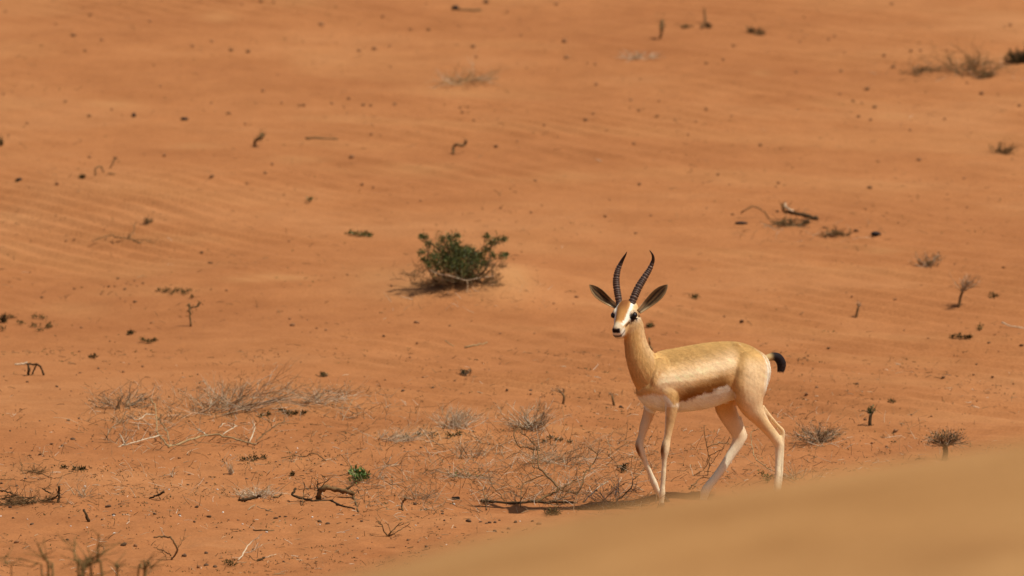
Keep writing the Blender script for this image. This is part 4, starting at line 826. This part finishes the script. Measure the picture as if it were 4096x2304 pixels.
# ---- low leafy plants
leafy('low_plant', 'flat green leafy plant alone on the slope left of the green shrub', 'mm', [(70, 310, 26), (110, 318, 30), (150, 325, 26), (185, 315, 22), (215, 328, 14)], 'green_leaf', per=40, leaf=.014)
leafy('low_plant', 'tiny green sprout on the upper slope above the flat green plant', 'ml', [(2345, 55, 24)], 'green_leaf', per=40, leaf=.014)
leafy('low_plant', 'spreading mat of dark leaves beside a row of dark pebbles', 'ml', [(1200, 740, 16), (1240, 748, 20), (1270, 742, 24), (1300, 762, 20), (1330, 745, 20), (1365, 742, 24), (1390, 765, 20), (1420, 745, 20), (1450, 793, 16)], 'olive_leaf', per=26)
leafy('low_plant', 'dark curled leafy plant with a tail to the right on the left slope', 'ml', [(1075, 1118, 26), (1110, 1128, 20), (1140, 1130, 20), (1170, 1118, 12)], 'olive_leaf', per=34)
leafy('low_plant', 'small black leafy lump with a thin left stem on the left slope', 'ml', [(1000, 1062, 22), (975, 1068, 14)], 'dark_leaf', per=34)
leafy('low_plant', 'black shiny leaf lump on plain sand left of the bent twig', 'ml', [(712, 1242, 18), (690, 1244, 14)], 'dark_leaf', per=34)
for i, (x, y, r) in enumerate(((268, 940, 26), (320, 950, 24), (155, 990, 24), (265, 1010, 24), (300, 1040, 20), (380, 1000, 30), (365, 1020, 20), (90, 940, 20), (15, 1035, 26))):
    leafy('low_plant', 'small dark leafy clump in the scatter at the left edge', 'ml', [(x, y, r)], 'olive_leaf', per=34, group='leafy clumps at the left edge')
leafy('low_plant', 'dark spreading leafy plant low on the right slope below the pale twig', 'mr', [(2040, 1095, 22), (2075, 1085, 30), (2100, 1095, 26), (2140, 1098, 14), (2168, 1095, 16)], 'dark_leaf', per=34)
leafy('low_plant', 'small dark leaf cluster above the dark spreading plant on the right slope', 'mr', [(2240, 1015, 22), (2235, 1040, 14)], 'olive_leaf', per=26)
leafy('low_plant', 'small dark prickly plant on the sand right of the gazelle ear', 'mr', [(75, 790, 20), (105, 800, 24), (95, 785, 16)], 'olive_leaf', per=30)
leafy('low_plant', 'dark upright leaf clump right of the wispy sapling', 'mr', [(2350, 775, 26), (2345, 795, 20)], 'dark_leaf', per=34)
leafy('low_plant', 'dark green mat of leaves in a hollow below the widest dry shrub fringe', 'r4', [(1380, 775, 26), (1430, 805, 40), (1500, 830, 46), (1560, 820, 34), (1660, 815, 26)], 'dark_leaf', per=40)
leafy('low_plant', 'small dark leafy clump left of the dark green mat', 'r4', [(1110, 852, 34), (1195, 830, 30)], 'olive_leaf', per=34)
leafy('low_plant', 'row of small green leafy clumps above the forked dead branch', 'z7', [(1450, 605, 26), (1390, 645, 14), (1510, 625, 14), (1550, 632, 14), (1640, 645, 14)], 'olive_leaf', per=26)
leafy('low_plant', 'dark leafy clumps on the sand lip under the fluffy grass tuft', 'z7', [(315, 590, 46), (190, 575, 34), (560, 570, 26), (480, 585, 34), (60, 605, 34)], 'olive_leaf', per=40)
leafy('low_plant', 'dark budded twig cluster hanging in the tangled shrub beside the forefoot', 'z7', [(2145, 900, 36), (2175, 880, 30), (2160, 925, 26)], 'dark_leaf', per=40)
leafy('low_plant', 'faint small brown tuft right of the green-topped seedling', 'br', [(1190, 188, 22), (1210, 196, 18)], 'olive_leaf', per=30)
leafy('low_plant', 'dark leafy bits beside the thin dark twig tangle at the left', 'l5', [(1660, 130, 60), (1950, 180, 70), (2080, 165, 60), (2160, 175, 50)], 'dark_leaf', per=34)

# ---- out-of-focus plants rooted below the picture, nearer to the camera
NEAR = -6.0
traced('foreground_plant', 'blurred dry plant with two leaning stems at the bottom left corner', 'plant', 'z5', (610, 1449), [([(620, 1449), (560, 1230), (480, 1040)], 5, 3), ([(680, 1449), (640, 1340), (560, 1180)], 4, 2.5), ([(540, 1449), (390, 1330)], 4, 2.5), ([(150, 1449), (90, 1300), (50, 1220)], 3, 2)], 'olive_stem', fixedY=NEAR, twigs=8, tl=.10, tr=.0022)
traced('foreground_plant', 'blurred dry plant with tall dark stems among the three at the bottom left', 'plant', 'z5', (1080, 1449), [([(1010, 1449), (960, 1250), (950, 1120), (960, 960)], 6, 2.5), ([(1080, 1449), (1120, 1330), (1180, 1230), (1340, 1140)], 5, 3), ([(1300, 1449), (1240, 1260), (1260, 1020), (1265, 900)], 6, 2), ([(1050, 1449), (1060, 1380), (1000, 1280)], 6, 3), ([(1170, 1449), (1120, 1290)], 5, 3)], 'olive_stem', fixedY=NEAR - .2, twigs=10, tl=.10, tr=.0022)
traced('foreground_plant', 'blurred dry plant with short forked stems below the arching seedling', 'plant', 'z5', (1850, 1449), [([(1850, 1449), (1860, 1340), (1900, 1240)], 6, 3), ([(1760, 1449), (1830, 1360)], 4, 3), ([(1490, 1449), (1500, 1360), (1470, 1300)], 5, 3), ([(1860, 1400), (1940, 1360), (1960, 1300)], 3, 2)], 'olive_stem', fixedY=NEAR + .3, twigs=7, tl=.07, tr=.002)

# ---- stones, pebbles and clods, each its own object
def pebble_mesh(k):
    bm = bmesh.new(); bmesh.ops.create_icosphere(bm, subdivisions=2, radius=1)
    rr = np.random.default_rng(100 + k); s = rr.uniform(.7, 1.25, 3) * np.array([1.15, 1, .75])
    off = rr.uniform(0, 50, 3)
    for v in bm.verts:
        q = np.array(v.co); f = 1 + .55 * float(vnoise(np.array([q[0] * 1.4 + off[0] + q[2]]), np.array([q[1] * 1.4 + off[1]]))[0]); v.co = Vector(q * s * f)
    me = bpy.data.meshes.new('pebble'); bm.to_mesh(me); bm.free(); me.polygons.foreach_set('use_smooth', np.ones(len(me.polygons), bool)); return me
PM = {}
for mt in ('dark_pebble', 'brown_pebble', 'pale_pebble', 'slope_pebble'):
    PM[mt] = [pebble_mesh(k + {'d': 0, 'b': 10, 'p': 20, 's': 30}[mt[0]]) for k in range(5)]
    for me in PM[mt]: me.materials.append(M[mt])
def pebbles(v, pts, size, mt, name, label, cat, group):
    for q in pts:
        g = G(v, q[0], q[1]); s = (q[2] if len(q) > 2 else size) * R3.uniform(.8, 1.25) / pxm(g[1])
        s *= .88; o = bpy.data.objects.new(name, PM[mt][R3.integers(5)]); COL.objects.link(o)
        o.location = (g[0], g[1], g[2] + s * .30); o.scale = (s, s, s); o.rotation_euler = (R3.normal() * .2, R3.normal() * .2, R3.uniform(0, 6.28))
        tag(o, label, cat, group)
up = ('slope_pebble', 'pebble', 'small dark pebble lying on the upper slope above the green shrub', 'pebble', 'dark pebbles on the upper slope')
upb = ('brown_pebble', 'clod', 'small brown earth clod half sunk in the upper slope', 'clod', 'brown clods on the upper slope')
pebbles('tl', [(683, 115), (640, 388), (490, 772), (842, 830), (1725, 858), (2125, 780), (2260, 800), (2290, 798), (1745, 385), (1872, 395, 12), (873, 1197), (1865, 1390), (2000, 1310), (672, 880), (553, 272, 10), (1598, 1335, 8)], 7, *up)
pebbles('tl', [(768, 305), (1130, 165, 9), (1985, 690), (2095, 567), (1600, 318), (1825, 35), (2065, 18), (1970, 8), (675, 1190), (430, 1390), (2052, 1243), (1240, 1178), (205, 935), (25, 715), (65, 1025), (1210, 652), (1455, 352), (1595, 780), (1930, 780), (2505, 785), (1850, 940), (40, 90, 9), (1160, 495), (2425, 190, 12), (420, 185)], 7, *upb)
pebbles('tm', [(1030, 75), (1088, 22, 10), (520, 225), (657, 230, 9), (995, 355, 9), (165, 795), (222, 800), (400, 790, 10), (895, 815), (952, 810), (912, 852), (1000, 912), (1463, 1365), (1843, 912, 10), (2243, 838), (2378, 880), (2518, 908), (2247, 1392), (55, 748), (1165, 1108)], 7, *up)
pebbles('tm', [(310, 130, 9), (885, 200), (135, 388, 10), (1900, 860), (2185, 757), (2395, 765), (1530, 945), (1325, 1068), (20, 812), (370, 508), (1015, 432), (1395, 515), (1855, 480), (1915, 490), (225, 1015), (242, 1413), (155, 1395), (1250, 90), (250, 375, 10), (365, 352), (1620, 35, 12), (1925, 640), (2000, 985), (1630, 1040), (2205, 1085), (80, 1190, 12), (1355, 270), (1685, 318, 10), (1700, 440, 10)], 7, *upb)
pebbles('tr', [(190, 185, 10), (140, 215, 8), (380, 350, 9), (1575, 32, 9), (175, 480), (1720, 385), (1285, 765), (1350, 782), (1448, 812), (1415, 907), (1325, 885), (265, 1322), (583, 1100), (1408, 1420, 9), (1195, 540, 10), (1585, 510, 12), (1470, 1222), (1385, 678, 10)], 7, *up)
pebbles('tr', [(305, 455), (885, 320), (1145, 275), (1790, 388), (1990, 380), (1975, 900), (1715, 985), (1785, 1212, 10), (100, 920), (178, 828), (370, 878), (2255, 712, 10), (2120, 1350), (1912, 1350), (720, 1382), (700, 1410), (150, 1385), (855, 550), (1100, 300), (40, 1018), (1185, 712), (2425, 205), (2470, 195, 9), (1520, 420), (1220, 400), (2540, 800), (2145, 630), (350, 1395)], 7, *upb)
md = ('slope_pebble', 'pebble', 'small dark pebble on the rippled middle slope beside the shrubs', 'pebble', 'dark pebbles on the middle slope')
mdb = ('brown_pebble', 'clod', 'small brown earth clod on the rippled middle slope', 'clod', 'brown clods on the middle slope')
pebbles('ml', [(235, 372), (560, 362), (665, 358), (225, 607), (890, 655, 7), (785, 715), (820, 717), (865, 714), (950, 693), (1015, 672), (1080, 692), (942, 738, 8), (762, 772), (560, 733), (318, 798), (497, 800), (1018, 832, 7), (1523, 460, 7), (1588, 540, 7), (1140, 990), (1592, 737), (828, 1128), (742, 1333), (205, 1435), (800, 358)], 5.5, *md)
pebbles('ml', [(1035, 712), (910, 805), (945, 828), (868, 1135), (1365, 1108), (975, 1300), (1075, 1322), (2205, 1010, 10), (2390, 1030), (2320, 968), (2178, 375), (2462, 1045), (615, 1027), (760, 1025), (500, 375, 9), (1710, 745), (1100, 1185), (930, 1360), (600, 1205), (790, 1282), (2100, 1225), (2270, 1285), (2185, 960)], 5.5, *mdb)
pebbles('mm', [(1510, 105), (1200, 125, 7), (1990, 188, 7), (2218, 313, 6), (45, 628), (980, 975), (320, 1088), (815, 1012), (1430, 157)], 5, *md)
pebbles('mm', [(380, 712, 8), (565, 990, 12), (1200, 1070), (40, 1100), (570, 1142), (1318, 1185), (615, 1340), (518, 1252), (175, 1395), (330, 1420, 7), (1750, 845), (1770, 795, 8), (1600, 845), (1625, 885), (915, 165), (500, 85), (595, 70), (2025, 60), (2335, 182), (1455, 1070)], 5, *mdb)
pebbles('mr', [(1120, 335, 10), (1308, 295, 8), (1068, 272, 8), (1190, 310, 7), (712, 150, 7), (375, 172, 7), (310, 943), (1100, 1180), (945, 1235, 4), (920, 1255, 4), (905, 1300, 4), (870, 1270, 4), (2215, 1303), (1965, 1405, 7), (2420, 572), (2050, 545, 6), (2555, 1158, 7), (2308, 1140, 6), (445, 975, 9)], 5.5, *md)
pebbles('mr', [(1625, 235), (2172, 212), (2145, 118), (1995, 20), (985, 1120), (1745, 1360), (2195, 1380), (2335, 1398), (1850, 1105), (280, 677), (270, 1070), (1235, 765), (1275, 790), (1600, 815, 8), (180, 125), (1380, 130), (980, 1335), (1670, 1045)], 5, *mdb)
lo = ('dark_pebble', 'pebble', 'small dark pebble in the littered foreground sand', 'pebble', 'dark pebbles in the foreground sand')
lob = ('brown_pebble', 'clod', 'small brown earth clod in the littered foreground sand', 'clod', 'brown clods in the foreground sand')
pal = ('pale_pebble', 'pale_stone', 'tiny pale stone chip on the foreground sand', 'stone', 'pale stone chips on the foreground sand')
pebbles('r3', [(1270, 242), (735, 475), (915, 535), (50, 345), (350, 415, 6), (880, 912, 6), (510, 918), (130, 1048), (940, 1155, 8), (1195, 1182), (660, 1215, 7), (800, 1238, 7), (410, 1300), (510, 1355, 7), (385, 1362), (2435, 920, 5), (2545, 320, 5), (2415, 1355), (140, 1270), (1015, 885, 5)], 4.2, *lo)
pebbles('r3', [(805, 150), (775, 510), (1355, 152), (1555, 160), (985, 975, 5), (2220, 975), (1660, 185), (1840, 215, 6), (1585, 285), (2310, 1395, 6), (1030, 300, 5), (985, 325), (905, 590), (530, 580), (1195, 1110), (215, 1195), (1890, 1415, 5), (1650, 1390)], 4, *lob)
pebbles('z5', [(1380, 570, 10), (1980, 665, 8), (2290, 670, 7), (2510, 575, 9), (2480, 765, 7), (1300, 735, 6), (1450, 670, 7), (1230, 700), (170, 715, 6), (410, 795, 6), (220, 648), (130, 575, 7), (735, 790), (1575, 1062, 9), (2400, 290, 6), (2410, 160, 7), (330, 210, 5), (215, 300, 6), (20, 268, 8), (865, 995, 6), (2350, 1200, 12)], 4.5, *lo)
pebbles('z5', [(885, 710, 5), (1385, 785), (1640, 920), (1640, 745), (1530, 645, 5), (1190, 672), (2180, 690, 5), (860, 760), (560, 655), (210, 1025, 9), (270, 935), (1730, 1070, 9), (2530, 1340, 10), (1310, 1075), (1700, 300, 5)], 4.2, *lob)
pebbles('z5', [(2040, 352), (2155, 350), (900, 815), (1110, 832), (1455, 910, 6), (350, 730, 5), (1450, 685, 5), (2300, 690, 5), (780, 565, 4), (10, 690, 5), (1085, 312, 6), (2660, 620), (1670, 625)], 4, *pal)
pebbles('z6', [(700, 812, 7), (795, 848, 8), (835, 835, 7), (898, 832, 7), (400, 870, 6), (1250, 885, 9), (1335, 905, 7), (1355, 990), (95, 835, 12), (490, 438), (250, 390), (65, 480, 7), (875, 1305, 8), (1605, 822), (1480, 290, 6), (835, 288), (795, 258), (2250, 705, 6), (65, 1215, 10), (160, 1355, 9), (65, 1340, 8), (2195, 85, 6), (2140, 145)], 5, *lo)
pebbles('z6', [(485, 808), (175, 945), (1655, 125, 8), (1310, 1200), (1400, 1140), (1455, 1210), (2180, 1080), (2140, 118), (300, 865, 6), (635, 1195), (1025, 1270, 6), (1130, 1275), (660, 160), (455, 98), (1265, 305, 6), (1085, 350, 8), (1170, 362, 8), (720, 1080, 6)], 4.6, *lob)
pebbles('z6', [(1645, 1060), (1175, 838, 6), (950, 920), (445, 910), (1255, 915), (320, 190), (1020, 115), (1005, 160), (240, 785), (180, 548), (700, 995)], 4.2, *pal)
pebbles('bb', [(840, 60, 7), (975, 125), (1190, 180, 7), (735, 185), (1215, 270, 6), (1300, 247, 6), (1525, 280, 9), (1680, 288, 6), (1800, 295, 9), (1760, 305, 7), (1870, 298, 9), (1925, 267, 7), (2130, 295, 8), (2350, 275, 7), (1862, 412, 9), (1355, 355), (748, 525, 7), (720, 600), (985, 608, 7), (150, 278, 6), (45, 208, 6), (1190, 150)], 5, *lo)
pebbles('bb', [(1965, 422, 8), (2040, 380, 7), (845, 688, 6), (890, 680), (38, 342), (1060, 415), (285, 550), (230, 622), (880, 300), (2430, 315, 8), (570, 615), (880, 545), (1130, 348), (1630, 365), (530, 500)], 4.6, *lob)
pebbles('bb', [(95, 500, 6), (1240, 580), (845, 330), (1340, 60, 7), (2190, 280)], 4.2, *pal)
pebbles('z7', [(1035, 148, 6), (1262, 152, 7), (315, 125, 7), (28, 155, 6), (2135, 315, 7), (480, 890), (240, 940), (95, 680, 5), (205, 705), (1470, 160, 6), (1470, 190, 4)], 4.2, *lo)
pebbles('z7', [(178, 830), (40, 740), (1370, 185), (1745, 675), (1840, 275), (1910, 358), (1265, 185, 6), (220, 25, 6), (720, 1030, 5)], 4, *lob)
pebbles('br', [(1575, 20, 8), (950, 68, 8), (1345, 290, 6), (1930, 15, 6), (2080, 65), (1010, 325, 6)], 5, *md)
pebbles('br', [(1490, 300, 6), (1165, 520, 8), (1770, 520, 7), (590, 140, 8), (1975, 130), (660, 95, 9), (1060, 495, 8), (1230, 405, 9)], 5, *mdb)
for v, x, y, s, sz, lab in (('tl', 1390, 905, 13, (1.3, 1, .8), 'isolated angular black stone on the upper left slope'), ('tl', 142, 1365, 9, (1, 1, 1), 'small pointed dark stone near the left edge of the slope'),
                            ('mr', 445, 242, 14, (1.3, 1, .7), 'black stone at the left end of the log litter on the right slope'), ('mr', 925, 240, 13, (1, 1, 1), 'black stone in the litter right under the broken dark log'),
                            ('mr', 1460, 327, 15, (1, 1, 1), 'blocky black stone alone right of the broken dark log'), ('tm', 855, 70, 13, (1.2, 1, .9), 'round dark stone at the end of a thin stick at the top of the slope'), ('tl', 1008, 882, 8, (.7, .7, 1.5), 'narrow upright dark stone left of the angular black stone')):
    g = G(v, x, y); k = s / pxm(g[1]); o = bpy.data.objects.new('stone', PM['dark_pebble'][R3.integers(5)].copy()); COL.objects.link(o)
    o.data.materials[0] = M['black_stone']; o.location = (g[0], g[1], g[2] + k * sz[2] * .45); o.scale = (k * sz[0], k * sz[1], k * sz[2]); tag(o, lab, 'stone')
g = G('z7', 540, 1200); k = 1 / pxm(g[1]); bm = bmesh.new(); bmesh.ops.create_cube(bm, size=1); bmesh.ops.bevel(bm, geom=list(bm.edges), offset=.12, segments=2, affect='EDGES')
for v_ in bm.verts: v_.co = Vector((v_.co.x * 29 * k, v_.co.y * 22 * k, v_.co.z * 13 * k + .1 * 13 * k * math.sin(v_.co.x * 5)))
me = bpy.data.meshes.new('stone'); bm.to_mesh(me); bm.free(); me.materials.append(M['black_stone']); o = bpy.data.objects.new('stone', me); COL.objects.link(o); o.location = (g[0], g[1], g[2] + 4 * k); o.rotation_euler = (0, .06, .15)
tag(o, 'flat brick-shaped black stone on the sand left of the long dark log', 'stone')
traced('stick', 'thin stick lying level beside the round dark stone at the top of the slope', 'stick', 'tm', (1030, 88), [([(880, 75), (960, 78), (1060, 88)], 5, 5)], 'brown_wood', lam=.5)

# ---- countless crumbs: chips of twig, straw, leaf bits and grit
lit = {'brown_wood': MB(), 'pale_twig': MB(), 'olive_leaf': MB(), 'brown_pebble': MB(), 'dark_wood': MB(), 'grey_twig': MB()}
ico = [(0, 0, 1), (1, 0, 0), (0, 1, 0), (-1, 0, 0), (0, -1, 0), (0, 0, -.4)]; icf = [(0, 1, 2), (0, 2, 3), (0, 3, 4), (0, 4, 1), (5, 2, 1), (5, 3, 2), (5, 4, 3), (5, 1, 4)]
PXS = R3.uniform(-150, 4250, 21000); PYS = np.concatenate([R3.uniform(1400, 2300, 16500), R3.uniform(0, 1420, 4500)])
dens = vnoise(PXS / 260, PYS / 70 + 30) + .5 * vnoise(PXS / 90, PYS / 30)
# depth of each pixel row, sampled once
rows = np.arange(-20, 2340, 20); colx = np.arange(-200, 4400, 200); DEP = np.array([[ground_hit(cx_, ry)[1] for cx_ in colx] for ry in rows])
for px, py, dn in zip(PXS, PYS, dens):
    if dn < R3.uniform(-.28, .42): continue
    i, j = (py + 20) / 20, (px + 200) / 200; i0, j0 = int(i), int(j); a, b = i - i0, j - j0
    i1, j1 = min(i0 + 1, len(rows) - 1), min(j0 + 1, len(colx) - 1)
    Y = (DEP[i0, j0] * (1 - b) + DEP[i0, j1] * b) * (1 - a) + (DEP[i1, j0] * (1 - b) + DEP[i1, j1] * b) * a
    X = on_plane(px, py, Y)[0]; P = np.array([X, Y, 0.0]); kind = R3.random()
    if kind < .42:
        r = R3.uniform(.0018, .0045); m_ = 'brown_pebble'; P[2] = 0; v = np.array(ico) * r * R3.uniform(.7, 1.3, 3) + P; lit[m_].add(v, icf)
    elif kind < .78:
        L = R3.uniform(.010, .04); d = R3.normal(size=3) * np.array([1, .9, .35]); d[2] = abs(d[2]); d /= np.linalg.norm(d); r = R3.uniform(.0006, .0013)
        lit[R3.choice(['brown_wood', 'pale_twig', 'dark_wood'], p=[.45, .35, .2] if py > 1450 else [.8, .02, .18])].tube([P + np.array([0, 0, r]), P + d * L * .5 + np.array([0, 0, .002]), P + d * L], [r, r, r * .7], 4, False)
    else:
        for _ in range(R3.integers(2, 5)): lit['olive_leaf'].leaf(P + R3.normal(size=3) * np.array([.006, .006, .001]), R3.normal(size=3) + np.array([0, 0, .9]), R3.normal(size=3), R3.uniform(.006, .012), .0045)
# wisps of dry grass and broken stalks that fill the littered sand round the shrubs
DC = lambda px, py: DEP[min(len(rows) - 1, int(round((py + 20) / 20))), min(len(colx) - 1, int(round((px + 200) / 200)))]
for (x0, x1, y0, y1, n_, hgt) in ((350, 1560, 1540, 1680, 260, .05), (0, 900, 1780, 2030, 170, .05), (300, 1100, 1660, 1800, 110, .06), (1380, 2260, 1620, 1800, 240, .05), (1650, 2600, 1740, 2060, 330, .07), (900, 1650, 1830, 2010, 160, .05), (1400, 1800, 1900, 2080, 80, .06),
                                  (3000, 3700, 1640, 1860, 130, .05), (2650, 3200, 1760, 1950, 70, .06), (1560, 2200, 1120, 1250, 70, .05), (0, 4096, 1450, 2200, 120, .03), (1880, 2640, 1760, 2035, 320, .08), (1500, 2000, 1800, 1960, 160, .05), (430, 720, 1600, 1800, 130, .06), (3500, 4096, 240, 330, 40, .06), (2950, 3550, 900, 960, 50, .05)):
    for _ in range(int(n_ * 1.5)):
        px, py = R3.uniform(x0, x1), R3.uniform(y0, y1); Y = DC(px, py) + R3.normal() * .03; P = np.array([on_plane(px, py, Y)[0], Y, -.004])
        d = np.array([R3.normal() * .9, R3.normal() * .6, R3.uniform(.05, .75)]); d /= np.linalg.norm(d); L = hgt * R3.uniform(.4, 1.5); k = R3.normal(size=3) * np.array([.8, .6, .35])
        q = [P, P + d * L * .5 + k * L * .1, P + d * L + k * L * .45]; q[2][2] = max(q[2][2], .002)
        lit[R3.choice(['brown_wood', 'pale_twig', 'grey_twig'], p=[.34, .16, .5])].tube(smooth_path(q, 2), np.linspace(.0011, .0005, 5) * R3.uniform(.7, 1.4), 4, False)
for m_, mb in lit.items():
    if not mb.v: continue
    vv = np.concatenate(mb.v); vv[:, 2] += H(vv[:, 0], vv[:, 1])
    tag(link_mesh({'brown_wood': 'twig_litter', 'pale_twig': 'straw_litter', 'olive_leaf': 'leaf_litter', 'brown_pebble': 'grit', 'dark_wood': 'bark_litter', 'grey_twig': 'grass_wisps'}[m_], vv, mb.f, M[m_]),
        {'brown_wood': 'fine brown twig chips strewn over the sand', 'pale_twig': 'fine pale straw strewn over the sand', 'olive_leaf': 'tiny olive leaf bits strewn over the sand', 'brown_pebble': 'fine grit and crumbs strewn over the sand', 'dark_wood': 'fine dark bark chips strewn over the sand', 'grey_twig': 'thin grey grass wisps scattered through the littered sand'}[m_], kind='stuff')
print('OBJECTS', len(bpy.data.objects), 'TRIS', sum(len(o.data.polygons) for o in bpy.data.objects if o.type == 'MESH'))
